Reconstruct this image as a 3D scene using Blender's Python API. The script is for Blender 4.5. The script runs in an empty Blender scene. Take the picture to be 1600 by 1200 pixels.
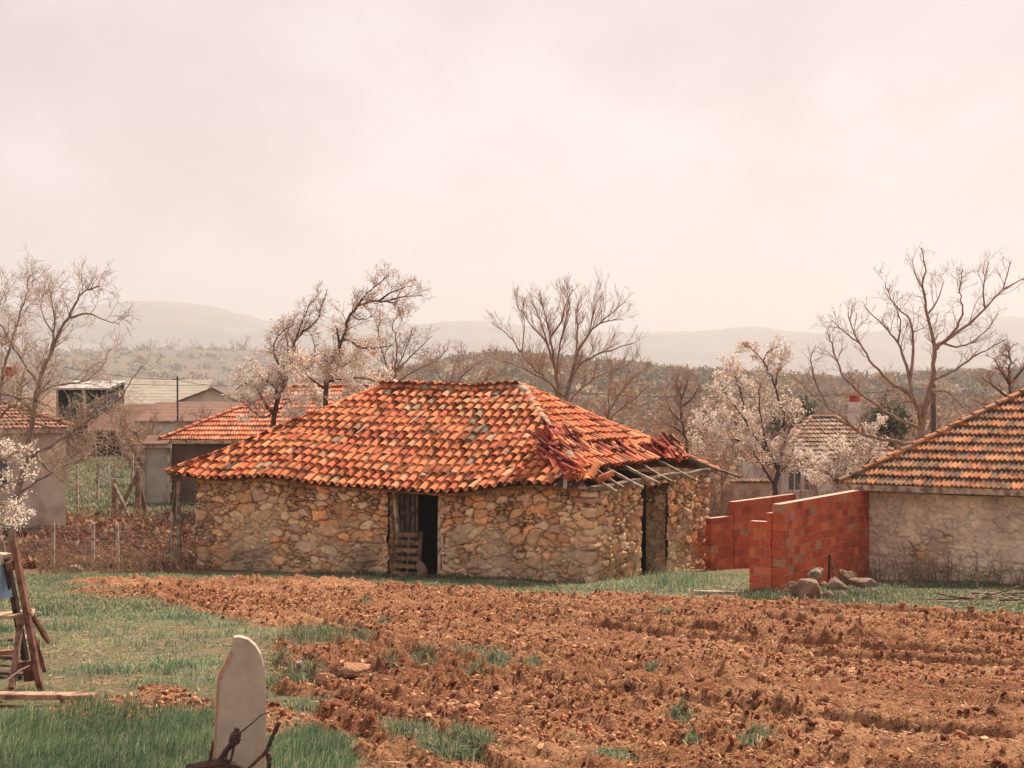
import bpy, bmesh, math, random
import numpy as np
from mathutils import Vector, Matrix
R = math.radians
rnd = random.Random(7)
nr = np.random.default_rng(11)
sc = bpy.context.scene
col = sc.collection
F = 2300.0; CH = 4.5            # focal length in photograph pixels, camera height above the barn's yard

# ------------------------------------------------------------------ camera, sky, sun, exposure
cd = bpy.data.cameras.new('camera'); cam = bpy.data.objects.new('camera', cd); col.objects.link(cam)
cam.location = (0, 0, CH); cam.rotation_euler = (R(90), 0, 0)
cd.sensor_width = 36; cd.lens = F / 1600 * 36; cd.clip_start = .1; cd.clip_end = 12000
sc.camera = cam
SUN_EL, SUN_AZ = 49, 33
w = bpy.data.worlds.new('World'); sc.world = w; w.use_nodes = True
nt = w.node_tree; N = nt.nodes; Lk = nt.links; N.clear()
out = N.new('ShaderNodeOutputWorld'); bg = N.new('ShaderNodeBackground'); bg.inputs[1].default_value = .1
sky = N.new('ShaderNodeTexSky'); sky.sky_type = 'NISHITA'; sky.sun_disc = False
sky.sun_elevation = R(SUN_EL); sky.sun_rotation = R(SUN_AZ); sky.dust_density = 4
tc = N.new('ShaderNodeTexCoord'); mp = N.new('ShaderNodeMapping'); mp.inputs['Scale'].default_value = (1, 1, 1.7)
mp.inputs['Location'].default_value = (.35, .2, .62)
Lk.new(tc.outputs['Generated'], mp.inputs[0])
n1 = N.new('ShaderNodeTexNoise'); n1.inputs['Scale'].default_value = 3.6; n1.inputs['Detail'].default_value = 7
n1.inputs['Roughness'].default_value = .55; n1.inputs['Distortion'].default_value = .25
Lk.new(mp.outputs[0], n1.inputs['Vector'])
rp = N.new('ShaderNodeValToRGB'); e = rp.color_ramp.elements
e[0].position = .38; e[0].color = (3.7, 3.12, 3.16, 1); e[1].position = .60; e[1].color = (4.7, 4.3, 4.45, 1)
m_ = e.new(.5); m_.color = (4.1, 3.55, 3.6, 1)
Lk.new(n1.outputs[0], rp.inputs[0])
mx = N.new('ShaderNodeMixRGB'); mx.inputs[0].default_value = .95
Lk.new(sky.outputs[0], mx.inputs[1]); Lk.new(rp.outputs[0], mx.inputs[2]); Lk.new(mx.outputs[0], bg.inputs[0])
Lk.new(bg.outputs[0], out.inputs[0])
sl = bpy.data.lights.new('sun', 'SUN'); sl.energy = 5; sl.angle = R(.7); sl.color = (1, .86, .70)
so = bpy.data.objects.new('sun', sl); col.objects.link(so)
sd = Vector((math.sin(R(SUN_AZ)) * math.cos(R(SUN_EL)), math.cos(R(SUN_AZ)) * math.cos(R(SUN_EL)), math.sin(R(SUN_EL))))
so.location = (0, 0, 60); so.rotation_euler = sd.to_track_quat('Z', 'Y').to_euler()
vs = sc.view_settings; vs.view_transform = 'Standard'; vs.look = 'None'; vs.exposure = .95; vs.gamma = 1
sc.render.engine = 'CYCLES'; sc.cycles.max_bounces = 6; sc.cycles.volume_bounces = 0
sc.cycles.diffuse_bounces = 3; sc.cycles.transparent_max_bounces = 4

# ------------------------------------------------------------------ noise
def hsh(ix, iy, s):
    h = (ix.astype(np.int64) * 374761393 + iy.astype(np.int64) * 668265263 + s * 974634777) & 0xffffffff
    h = ((h ^ (h >> 13)) * 1274126177) & 0xffffffff
    h = ((h ^ (h >> 16)) * 2246822519) & 0xffffffff
    return ((h ^ (h >> 15)) & 0xffffff) / float(0x1000000)
def vn(x, y, s=0):
    x = np.asarray(x, float); y = np.asarray(y, float)
    ix = np.floor(x); iy = np.floor(y); fx = x - ix; fy = y - iy
    fx = fx * fx * (3 - 2 * fx); fy = fy * fy * (3 - 2 * fy)
    a = hsh(ix, iy, s); b = hsh(ix + 1, iy, s); c = hsh(ix, iy + 1, s); d = hsh(ix + 1, iy + 1, s)
    return (a + (b - a) * fx) * (1 - fy) + (c + (d - c) * fx) * fy
def fbm(x, y, s=0, o=4, g=.5):
    t = 0; a = 1; n = 0
    for k in range(o):
        t = t + a * vn(x * 2 ** k + k * 17.3, y * 2 ** k - k * 9.1, s + k); n += a; a *= g
    return t / n
def voro(x, y, s=0, jit=.8):
    x = np.asarray(x, float); y = np.asarray(y, float)
    ix = np.floor(x); iy = np.floor(y)
    f1 = np.full(x.shape, 9.); f2 = np.full(x.shape, 9.); r = np.zeros(x.shape)
    for dx in (-1, 0, 1):
        for dy in (-1, 0, 1):
            cx = ix + dx; cy = iy + dy
            px = cx + .5 + jit * (hsh(cx, cy, s) - .5); py = cy + .5 + jit * (hsh(cx, cy, s + 5) - .5)
            d = np.hypot(px - x, py - y); q = hsh(cx, cy, s + 9)
            nw = d < f1
            f2 = np.where(nw, f1, np.minimum(f2, d)); r = np.where(nw, q, r); f1 = np.where(nw, d, f1)
    return f1, f2, r
def ss(a, b, x):
    t = np.clip((np.asarray(x, float) - a) / (b - a), 0, 1); return t * t * (3 - 2 * t)

# ------------------------------------------------------------------ terrain height
def G0(x, y):
    x = np.asarray(x, float); y = np.asarray(y, float)
    yy = np.clip(y, 0, 40); b = .07 * (33.4 - yy)
    left = 1 - ss(-8.5, -5, x)
    l = .50 * ss(41.5, 46, y) - .1 * ss(50, 60, y)
    r = -.95 * ss(40, 60, y)
    b = b + left * l + (1 - left) * r
    return b - 1.2 * ss(105, 170, y)
def to_px(x, y):
    y = np.maximum(y, .5)
    return 800 + F * x / y, 600 + F * (CH - G0(x, y)) / y
XB = ([880, 905, 920, 935, 950, 965, 978, 990, 1000, 1030, 1060, 1100, 1150, 1200, 1400, 2500],
      [60, 130, 190, 235, 290, 335, 395, 440, 430, 420, 440, 480, 520, 545, 600, 700])
YB = ([0, 120, 280, 450, 600, 880, 1100, 1250, 1400, 1600, 2000, 3000], [912, 905, 907, 904, 914, 934, 941, 944, 954, 967, 985, 1010])
PATCH = [(170, 1118, 110, 18), (250, 925, 120, 12), (290, 1112, 70, 12), (30, 1150, 70, 22), (160, 912, 60, 8), (400, 1130, 80, 20), (260, 1085, 60, 12)]
TUFT = [(485, 1003, 62, 12), (560, 1003, 30, 8), (775, 1050, 24, 15), (735, 1030, 30, 8), (832, 1046, 18, 6), (470, 1072, 40, 12), (610, 1050, 18, 8), (665, 1045, 24, 8), (1040, 965, 16, 7),
        (1062, 1135, 24, 9), (640, 1160, 36, 12), (712, 1185, 50, 16), (440, 1040, 26, 10), (570, 945, 14, 5), (650, 1040, 16, 6), (1180, 1172, 30, 9), (960, 1195, 34, 9), (490, 1105, 36, 8),
        (600, 978, 14, 5), (1020, 1055, 14, 5), (805, 975, 12, 4), (1080, 1170, 14, 5), (735, 1065, 20, 6)]
def soilmask(x, y):
    px, py = to_px(x, y)
    k = 1 / np.maximum(y, 1) * 18
    wob = (fbm(x * .9, y * .9, 31, 4) - .5)
    a = px - np.interp(py, *XB) + wob * 190 * k
    b = py - np.interp(px, *YB) + (fbm(x * 1.6, y * 1.6, 37, 3) - .5) * 16
    m = ss(-22, 22, a) * ss(-4, 4, b)
    for cx, cy, rx, ry in PATCH:
        d = ((px - cx) / rx) ** 2 + ((py - cy) / ry) ** 2 + wob * 3
        m = np.maximum(m, .8 * (1 - ss(.5, 1.4, d)))
    t = np.zeros_like(m)
    for cx, cy, rx, ry in TUFT:
        d = ((px - cx) / rx) ** 2 + ((py - cy) / ry) ** 2 + wob * 1.6
        t = np.maximum(t, 1 - ss(.4, 1.2, d))
    return m, t
def Gd(x, y):
    """full ground height with the ploughed relief"""
    x = np.asarray(x, float); y = np.asarray(y, float)
    m, t = soilmask(x, y)
    near = ss(6, 8, y) * (1 - ss(38, 42, y))
    q = y + .6 * x - 1.44 * np.logaddexp(0, -(x - .8) / .8) + .5 * (fbm(x * .35, y * .35, 3, 3) - .5)
    fr_ = (q / 1.15) % 1; fi = np.floor(q / 1.15)
    saw = ss(0, .16, fr_) * (1 - fr_) ** .8
    fa = (.35 + .9 * ss(.35, .65, vn(x * .28 + fi * 3.7, fi * 5.1, 8))) * (1 - .35 * ss(24, 30, y))
    h = .145 * fa * (saw - .4); calm = ss(.35, .5, fr_) * (1 - ss(.75, .9, fr_)) * ss(.5, .7, vn(fi * 2.3, fi * 0, 15))
    px_, py_ = to_px(x, y); wet = 1 - ss(.3, 1.1, ((px_ - 610) / 190) ** 2 + ((py_ - 1090) / 90) ** 2 + (fbm(x * 1.5, y * 1.5, 81, 3) - .5))
    rough = (.5 + .9 * ss(.35, .7, fbm(x * .5, y * .5, 14, 2))) * (1 - .6 * calm) + .35 * wet
    wx = x + .12 * fbm(x * 4, y * 4, 51, 2); wy = y + .12 * fbm(x * 4, y * 4, 52, 2)
    f1, _, r1 = voro(wx * 3.6, wy * 3.6, 21)
    f2, _, r2 = voro(wx * 8.5, wy * 8.5, 22)
    f3, _, r3 = voro(wx * 17, wy * 17, 23)
    h = h + rough * (.13 * np.clip(.5 - f1, 0, 1) * (r1 > .62) * (.4 + r1) + .09 * np.clip(.6 - f2, 0, 1) * (.3 + r2) * (r2 > .25) + .055 * np.clip(.6 - f3, 0, 1) * (.3 + r3) + .03 * (hsh(np.floor(x * 21), np.floor(y * 19), 5) - .5))
    h = h + .09 * (fbm(x * 1.6, y * 1.6, 60, 5, .62) - .5)
    g = .05 * (fbm(x * 1.3, y * 1.3, 63, 4) - .5)
    return G0(x, y) + near * (m * (h * ss(.5, 1, m) + .04) + (1 - m) * g)
def gz(x, y): return float(Gd(np.array([x]), np.array([y]))[0])
def P(px, py, Y): return np.array([(px - 800) / F * Y, Y, CH - (py - 600) / F * Y])
def ground_at(px, py):
    """point where the sight line through a pixel of the photograph meets the ground"""
    Y = 2.16 / max((py - 600) / F - .07, .003)
    for k in range(12):
        x = (px - 800) / F * Y
        Y = F * (CH - float(G0(x, Y))) / (py - 600) * .5 + Y * .5
    return (px - 800) / F * Y, Y

# ------------------------------------------------------------------ mesh builder
class MB:
    def __init__(s): s.v = []; s.f = []; s.c = []; s.n = 0
    def add(s, v, f, c=(1, 1, 1)):
        v = np.asarray(v, float).reshape(-1, 3); f = np.asarray(f, int)
        if len(f) == 0: return
        if f.shape[1] == 3: f = np.hstack([f, np.full((len(f), 1), -1 - s.n)])
        s.v.append(v); s.f.append(f + s.n); s.n += len(v)
        c = np.asarray(c, float)
        if c.ndim == 1: c = np.tile(c, (len(f), 1))
        s.c.append(c[:, :3])
    def build(s, name, mat, parent=None, loc=None, smooth=False, vcol=None):
        v = np.vstack(s.v); f = np.vstack(s.f); c = np.vstack(s.c)
        L = np.zeros(3)
        if parent is not None: L = wloc(parent)
        elif loc is not None: L = np.array(loc, float)
        me = bpy.data.meshes.new(name)
        tri = f[:, 3] < 0
        tot = np.where(tri, 3, 4); st = np.concatenate([[0], np.cumsum(tot)[:-1]])
        fl = f.reshape(-1); fl = fl[fl >= 0]
        me.vertices.add(len(v)); me.vertices.foreach_set('co', (v - L).astype(np.float32).ravel())
        me.loops.add(len(fl)); me.loops.foreach_set('vertex_index', fl.astype(np.int32))
        me.polygons.add(len(f)); me.polygons.foreach_set('loop_start', st.astype(np.int32)); me.polygons.foreach_set('loop_total', tot.astype(np.int32))
        me.polygons.foreach_set('use_smooth', np.full(len(f), bool(smooth)))
        me.update(calc_edges=True)
        a = me.attributes.new('Col', 'FLOAT_COLOR', 'POINT' if vcol is not None else 'FACE')
        cc = vcol if vcol is not None else c
        a.data.foreach_set('color', np.hstack([cc, np.ones((len(cc), 1))]).astype(np.float32).ravel())
        me.validate()
        o = bpy.data.objects.new(name, me); col.objects.link(o)
        if mat: me.materials.append(mat)
        if parent is not None: o.parent = parent
        elif loc is not None: o.location = loc
        return o
def wloc(o):
    l = np.zeros(3)
    while o is not None: l += np.array(o.location); o = o.parent
    return l
def tag(o, label=None, cat=None, group=None, kind=None):
    if label: o['label'] = label
    if cat: o['category'] = cat
    if group: o['group'] = group
    if kind: o['kind'] = kind
    return o
def thing(name, label, cat, loc, group=None):
    o = bpy.data.objects.new(name, None); col.objects.link(o); o.location = loc; o.empty_display_size = .2
    return tag(o, label, cat, group)

BF = np.array([[0, 1, 3, 2], [4, 6, 7, 5], [0, 4, 5, 1], [2, 3, 7, 6], [0, 2, 6, 4], [1, 5, 7, 3]])
BV = np.array([[x, y, z] for x in (-.5, .5) for y in (-.5, .5) for z in (-.5, .5)])
def box(mb, c, size, rot=0, color=(1, 1, 1), jit=0, M=None):
    v = BV * np.array(size)
    if jit: v = v + nr.uniform(-jit, jit, v.shape)
    if M is None:
        cr, sr = math.cos(rot), math.sin(rot); M = np.array([[cr, -sr, 0], [sr, cr, 0], [0, 0, 1]])
    mb.add(v @ np.asarray(M).T + np.array(c), BF, color)
def frame(d, up=(0, 0, 1)):
    d = np.array(d, float); d /= np.linalg.norm(d); up = np.array(up, float)
    s = np.cross(d, up)
    if np.linalg.norm(s) < 1e-3: s = np.cross(d, (0, 1, 0))
    s /= np.linalg.norm(s); u = np.cross(s, d)
    return d, s, u
def beam(mb, p0, p1, w, h, color=(1, 1, 1), n=1, jit=0, w1=None, h1=None, up=(0, 0, 1)):
    """rectangular timber from p0 to p1 with chamfered edges"""
    p0 = np.array(p0, float); p1 = np.array(p1, float); d, s, u = frame(p1 - p0, up)
    w1 = w if w1 is None else w1; h1 = h if h1 is None else h1
    rings = []
    for i in range(n + 1):
        t = i / n; c = p0 + (p1 - p0) * t
        if 0 < i < n: c = c + s * rnd.uniform(-jit, jit) + u * rnd.uniform(-jit, jit)
        a = (w + (w1 - w) * t) / 2; b = (h + (h1 - h) * t) / 2; k = min(a, b) * .25
        for x, y in ((-a + k, -b), (a - k, -b), (a, -b + k), (a, b - k), (a - k, b), (-a + k, b), (-a, b - k), (-a, -b + k)):
            rings.append(c + s * (x + rnd.uniform(-jit, jit) * .5) + u * (y + rnd.uniform(-jit, jit) * .5))
    f = []
    for i in range(n):
        for k in range(8): f.append([i * 8 + k, i * 8 + (k + 1) % 8, i * 8 + 8 + (k + 1) % 8, i * 8 + 8 + k])
    for b in (0, n * 8): f += [[b, b + 1, b + 2, b + 3], [b, b + 3, b + 4, b + 7], [b + 4, b + 5, b + 6, b + 7]]
    mb.add(np.array(rings), f, color)
def tube(mb, pts, rad, k=8, color=(1, 1, 1), cap=True, lump=0):
    pts = np.asarray(pts, float); n = len(pts); rad = np.asarray(rad, float) * np.ones(n)
    t = np.gradient(pts, axis=0); t /= np.linalg.norm(t, axis=1)[:, None] + 1e-9
    ref = np.array([.3, 1., .1]); s = np.cross(t, ref); s /= np.linalg.norm(s, axis=1)[:, None] + 1e-9; u = np.cross(s, t)
    a = np.arange(k) * 2 * math.pi / k
    rr = rad[:, None] * (1 + (nr.uniform(-lump, lump, (n, k)) if lump else 0))
    v = pts[:, None, :] + rr[:, :, None] * (np.cos(a)[None, :, None] * s[:, None, :] + np.sin(a)[None, :, None] * u[:, None, :])
    i = np.arange(n - 1)[:, None]; j = np.arange(k)[None, :]; j2 = (j + 1) % k
    f = np.stack([i * k + j, i * k + j2, (i + 1) * k + j2, (i + 1) * k + j], -1).reshape(-1, 4)
    v = v.reshape(-1, 3); mb.add(v, f, color)
    if cap:
        for b in (0, (n - 1) * k):
            vv = np.vstack([v[b:b + k], v[b:b + k].mean(0)])
            mb.add(vv, [[q, (q + 1) % k, k] for q in range(k)], color)
def segs(mb, p0, p1, r0, r1, k=3, color=(1, 1, 1)):
    """many little tapered rods at once"""
    p0 = np.asarray(p0); p1 = np.asarray(p1); n = len(p0)
    if n == 0: return
    t = p1 - p0; t /= np.linalg.norm(t, axis=1)[:, None] + 1e-9
    s = np.cross(t, np.array([.31, .93, .17])); s /= np.linalg.norm(s, axis=1)[:, None] + 1e-9; u = np.cross(s, t)
    a = np.arange(k) * 2 * math.pi / k
    ring = np.cos(a)[None, :, None] * s[:, None, :] + np.sin(a)[None, :, None] * u[:, None, :]
    v = np.concatenate([p0[:, None, :] + ring * np.asarray(r0)[:, None, None], p1[:, None, :] + ring * np.asarray(r1)[:, None, None]], 1).reshape(-1, 3)
    j = np.arange(k); q = np.stack([j, (j + 1) % k, (j + 1) % k + k, j + k], -1)
    f = (q[None] + (np.arange(n) * 2 * k)[:, None, None]).reshape(-1, 4)
    c = np.asarray(color, float)
    if c.ndim == 2: c = np.repeat(c, k, 0)
    mb.add(v, f, c)
def inst(mb, tv, tf, Ms, offs, cols):
    """template mesh at many transforms: one part made of many small pieces"""
    tv = np.asarray(tv, float); tf = np.asarray(tf); n = len(offs)
    v = np.einsum('nij,kj->nki', np.asarray(Ms), tv) + np.asarray(offs)[:, None, :]
    f = (tf[None] + (np.arange(n) * len(tv))[:, None, None]).reshape(-1, tf.shape[1])
    mb.add(v.reshape(-1, 3), f, np.repeat(np.asarray(cols), len(tf), 0))
def grid_faces(nx, ny):
    i, j = np.meshgrid(np.arange(nx - 1), np.arange(ny - 1), indexing='ij')
    a = i * ny + j
    return np.stack([a, a + ny, a + ny + 1, a + 1], -1).reshape(-1, 4)

# ------------------------------------------------------------------ materials
def mk(name, c1, c2=None, scale=4, rough=.9, bump=.3, bscale=30, attr=False, stretch=None, lo=.35, hi=.65, bdist=.02, c3=None, sc3=1.2, trans=0, det=6, lo3=.52, hi3=.7):
    m = bpy.data.materials.new(name); m.use_nodes = True
    nt = m.node_tree; N = nt.nodes; L = nt.links; b = N['Principled BSDF']
    b.inputs['Roughness'].default_value = rough
    b.inputs['Specular IOR Level'].default_value = .25
    tc = N.new('ShaderNodeTexCoord'); src = tc.outputs['Object']
    if stretch:
        mp = N.new('ShaderNodeMapping'); mp.inputs['Scale'].default_value = stretch; L.new(src, mp.inputs[0]); src = mp.outputs[0]
    n = N.new('ShaderNodeTexNoise'); n.inputs['Scale'].default_value = scale; n.inputs['Detail'].default_value = det; n.inputs['Roughness'].default_value = .6; L.new(src, n.inputs['Vector'])
    r = N.new('ShaderNodeMapRange'); r.inputs[1].default_value = lo; r.inputs[2].default_value = hi; L.new(n.outputs[0], r.inputs[0])
    mx = N.new('ShaderNodeMixRGB'); mx.inputs[1].default_value = (*c1, 1); mx.inputs[2].default_value = (*(c2 or c1), 1); L.new(r.outputs[0], mx.inputs[0])
    o = mx.outputs[0]
    if c3:
        n3 = N.new('ShaderNodeTexNoise'); n3.inputs['Scale'].default_value = sc3; n3.inputs['Detail'].default_value = 8; L.new(tc.outputs['Object'], n3.inputs['Vector'])
        r3 = N.new('ShaderNodeMapRange'); r3.inputs[1].default_value = lo3; r3.inputs[2].default_value = hi3; L.new(n3.outputs[0], r3.inputs[0])
        m3 = N.new('ShaderNodeMixRGB'); m3.inputs[2].default_value = (*c3, 1); L.new(r3.outputs[0], m3.inputs[0]); L.new(o, m3.inputs[1]); o = m3.outputs[0]
    if attr:
        at = N.new('ShaderNodeAttribute'); at.attribute_name = 'Col'
        mu = N.new('ShaderNodeMixRGB'); mu.blend_type = 'MULTIPLY'; mu.inputs[0].default_value = 1
        L.new(o, mu.inputs[1]); L.new(at.outputs['Color'], mu.inputs[2]); o = mu.outputs[0]
    L.new(o, b.inputs['Base Color'])
    if bump:
        n2 = N.new('ShaderNodeTexNoise'); n2.inputs['Scale'].default_value = bscale; n2.inputs['Detail'].default_value = 5; L.new(src, n2.inputs['Vector'])
        bp = N.new('ShaderNodeBump'); bp.inputs['Strength'].default_value = bump; bp.inputs['Distance'].default_value = bdist; L.new(n2.outputs[0], bp.inputs['Height']); L.new(bp.outputs[0], b.inputs['Normal'])
    if trans:
        tr = N.new('ShaderNodeBsdfTranslucent'); L.new(o, tr.inputs[0]); ms = N.new('ShaderNodeMixShader'); ms.inputs[0].default_value = trans
        L.new(b.outputs[0], ms.inputs[1]); L.new(tr.outputs[0], ms.inputs[2]); L.new(ms.outputs[0], N['Material Output'].inputs[0])
    return m
W1 = (1, 1, 1)
MT = {}
MT['stone'] = mk('stone', (.86, .86, .86), (1.18, 1.12, 1.05), 9, .95, .6, 45, True, bdist=.015, c3=(.62, .58, .55), sc3=1.1, lo3=.5, hi3=.75)
MT['tile'] = mk('tile', (.82, .8, .78), (1.15, 1.12, 1.1), 6, .85, .4, 60, True, bdist=.01, c3=(.40, .40, .34), sc3=1.7, lo3=.52, hi3=.64)
MT['old_tile'] = mk('old_tile', (.75, .75, .75), (1.2, 1.15, 1.1), 5, .9, .4, 60, True, bdist=.01, c3=(.38, .34, .28), sc3=4, lo3=.5, hi3=.66)
MT['brick'] = mk('brick', (.72, .7, .68), (1.15, 1.12, 1.1), 26, .9, .12, 60, True, bdist=.003, c3=(.6, .62, .64), sc3=2.2)
MT['hip_mortar'] = mk('lime_mortar', (.34, .27, .2), (.2, .16, .12), 8, .95, .6, 40)
MT['mortar'] = mk('mortar', (.60, .42, .33), (.42, .28, .21), 8, .95, .5, 40)
MT['wood'] = mk('wood', (.65, .65, .65), (1.15, 1.12, 1.08), 14, .9, .7, 40, True, bdist=.01, stretch=(1, 1, .35), c3=(.38, .34, .32), sc3=7, lo3=.48, hi3=.62)
MT['bark'] = mk('bark', (.17, .115, .085), (.32, .23, .17), 5, .95, .7, 30, bdist=.02)
MT['dark_bark'] = mk('dark_bark', (.055, .038, .032), (.12, .085, .065), 5, .95, .7, 30, bdist=.02)
MT['twig'] = mk('twig', (.26, .15, .10), (.42, .28, .19), 3, .9, 0)
MT['pale_twig'] = mk('pale_twig', (.34, .24, .17), (.5, .38, .28), 3, .9, 0)
MT['blossom'] = mk('blossom', (.86, .78, .70), (.93, .90, .86), 3, .8, 0, attr=True, trans=.35)
MT['grass'] = mk('grass', (.8, .8, .8), (1.25, 1.2, 1.1), .8, .7, 0, attr=True, trans=.4)
MT['leaf'] = mk('leaf', (.8, .8, .8), (1.25, 1.2, 1.1), .5, .8, 0, attr=True, trans=.2)
MT['plaster'] = mk('plaster', (.62, .58, .52), (.5, .45, .4), 2, .95, .3, 30)
MT['cream'] = mk('cream', (.60, .51, .41), (.44, .36, .28), 1.2, .95, .3, 20, c3=(.3, .22, .16), sc3=.9)
MT['darkwall'] = mk('darkwall', (.10, .075, .065), (.18, .12, .09), 2, .95, .5, 12)
MT['metal'] = mk('metal', (.45, .42, .38), (.32, .29, .26), 2, .6, .2, 20)
MT['sheet'] = mk('sheet', (.36, .31, .25), (.27, .23, .18), 1.5, .6, .2, 10)
MT['rust'] = mk('rust', (.20, .10, .065), (.13, .075, .055), 1.5, .85, .2, 10)
MT['dark'] = mk('dark', (.03, .025, .025), (.05, .04, .035), 4, .9, .2, 10)
MT['glass'] = mk('glass', (.07, .075, .08), (.11, .11, .11), 3, .25, 0)
MT['slab'] = mk('slab', (.42, .345, .255), (.52, .435, .33), 6, .85, .8, 110, bdist=.006, c3=(.32, .23, .16), sc3=7, lo3=.58, hi3=.75)
MT['stain'] = mk('stain', (.40, .17, .09), (.52, .30, .19), 18, .9, .4, 60, bdist=.004)
MT['rock'] = mk('rock', (.26, .165, .115), (.15, .09, .065), 5, .95, .9, 16, bdist=.03, c3=(.42, .33, .27), sc3=3)
MT['claylump'] = mk('clay', (.40, .215, .12), (.26, .12, .07), 9, 1, 1, 26, bdist=.04)
MT['pale_rock'] = mk('pale_rock', (.42, .34, .27), (.30, .22, .17), 6, .95, .6, 20, bdist=.02)
MT['blue'] = mk('blue_cloth', (.35, .5, .68), (.2, .3, .42), 5, .8, .3, 20)
MT['iron'] = mk('iron', (.05, .035, .03), (.12, .06, .045), 12, .9, .8, 50, bdist=.01)

# ------------------------------------------------------------------ the ground: one sheet to the horizon
def axis(segments):
    o = []
    for a, b, d in segments:
        n = max(1, int(round((b - a) / d))); o += list(a + (b - a) * np.arange(n) / n)
    o.append(segments[-1][1]); return np.array(o)
gx = axis([(-6000, -1000, 500), (-1000, -200, 100), (-200, -40, 8), (-40, -14, 1), (-14, -9, .15), (-9, 13, .047), (13, 17, .12), (17, 45, 1), (45, 200, 8), (200, 1000, 100), (1000, 6000, 500)])
gy = axis([(-60, 0, 6), (0, 8, .4), (8, 20, .042), (20, 33, .055), (33, 48, .15), (48, 110, 1), (110, 300, 8), (300, 1000, 50), (1000, 9000, 500)])
X, Y = np.meshgrid(gx, gy, indexing='ij'); xf = X.ravel(); yf = Y.ravel()
zf = Gd(xf, yf)
sm, tf_ = soilmask(xf, yf)
near = ss(6, 8, yf) * (1 - ss(37, 39, yf))
green = np.where(near > .5, 1 - sm, 0)
green = np.maximum(green, tf_ * .6)
far_green = ss(.35, .6, fbm(xf * .08, yf * .1, 71, 3)) * ss(47, 53, yf) * (1 - ss(150, 220, yf))
emb = np.maximum(ss(37, 39, yf) * (1 - ss(47, 53, yf)), .85 * ss(100, 135, yf)); emb = np.maximum(emb, .7 * ss(42, 48, yf) * ss(-6, -3, xf))
green = np.where(near > .5, green, np.where((emb > .5) & (yf < 60), .15, .65 + .35 * far_green))
mb = MB(); mb.add(np.stack([xf, yf, zf], 1), grid_faces(len(gx), len(gy)))
pxf, pyf = to_px(xf, np.maximum(yf, 1)); wetf = (1 - ss(.3, 1.2, ((pxf - 620) / 200) ** 2 + ((pyf - 1090) / 95) ** 2 + 1.2 * (fbm(xf * 1.5, yf * 1.5, 81, 3) - .5))) * .85
wetf = np.maximum(wetf, .6 * ss(.55, .68, fbm(xf * .45, yf * .9, 83, 4)))
vc = np.stack([green, wetf, emb], 1)
gm = bpy.data.materials.new('earth'); gm.use_nodes = True
nt = gm.node_tree; N = nt.nodes; L = nt.links; b = N['Principled BSDF']; b.inputs['Roughness'].default_value = 1; b.inputs['Specular IOR Level'].default_value = .1
tc = N.new('ShaderNodeTexCoord'); at = N.new('ShaderNodeAttribute'); at.attribute_name = 'Col'
sp = N.new('ShaderNodeSeparateColor'); L.new(at.outputs['Color'], sp.inputs[0])
def noise(scale, det=6, ro=.6):
    n = N.new('ShaderNodeTexNoise'); n.inputs['Scale'].default_value = scale; n.inputs['Detail'].default_value = det; n.inputs['Roughness'].default_value = ro; L.new(tc.outputs['Object'], n.inputs['Vector']); return n
def mixc(f, a, b2, lo=None, hi=None):
    if lo is not None:
        r = N.new('ShaderNodeMapRange'); r.inputs[1].default_value = lo; r.inputs[2].default_value = hi; L.new(f, r.inputs[0]); f = r.outputs[0]
    m = N.new('ShaderNodeMixRGB'); L.new(f, m.inputs[0])
    for k, q in ((1, a), (2, b2)):
        if isinstance(q, tuple): m.inputs[k].default_value = (*q, 1)
        else: L.new(q, m.inputs[k])
    return m.outputs[0]
na = noise(.55, 5); nb = noise(9, 8, .7); nc = noise(60, 3)
s1 = mixc(na.outputs[0], (.32, .125, .055), (.55, .28, .14), .35, .65)
s2 = mixc(nb.outputs[0], (.12, .04, .022), s1, .36, .52)
s3 = mixc(noise(24, 8, .8).outputs[0], (.045, .014, .01), s2, .40, .48); s3 = mixc(nc.outputs[0], s3, (.72, .47, .29), .57, .66)
g1 = mixc(nb.outputs[0], (.10, .09, .05), (.32, .24, .14), .35, .65)
g2 = mixc(na.outputs[0], g1, (.15, .15, .08), .45, .7); g2 = mixc(noise(2.2, 7, .7).outputs[0], g2, (.34, .22, .12), .52, .66); g2 = mixc(noise(45, 4, .7).outputs[0], g2, (.5, .42, .28), .6, .72)
e1 = mixc(nb.outputs[0], (.12, .06, .042), (.27, .15, .10), .35, .65)
s3 = mixc(sp.outputs[1], s3, mixc(noise(30, 6, .75).outputs[0], (.09, .03, .02), (.36, .15, .075), .38, .58), .1, 1.3)
o1 = mixc(sp.outputs[0], s3, g2, .25, .75)
o2 = mixc(sp.outputs[2], o1, e1)
L.new(o2, b.inputs['Base Color'])
bp = N.new('ShaderNodeBump'); bp.inputs['Strength'].default_value = 1; bp.inputs['Distance'].default_value = .07
L.new(noise(22, 9, .78).outputs[0], bp.inputs['Height']); L.new(bp.outputs[0], b.inputs['Normal'])
ground = mb.build('ground', gm, smooth=True, vcol=vc); tag(ground, kind='structure')

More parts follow.
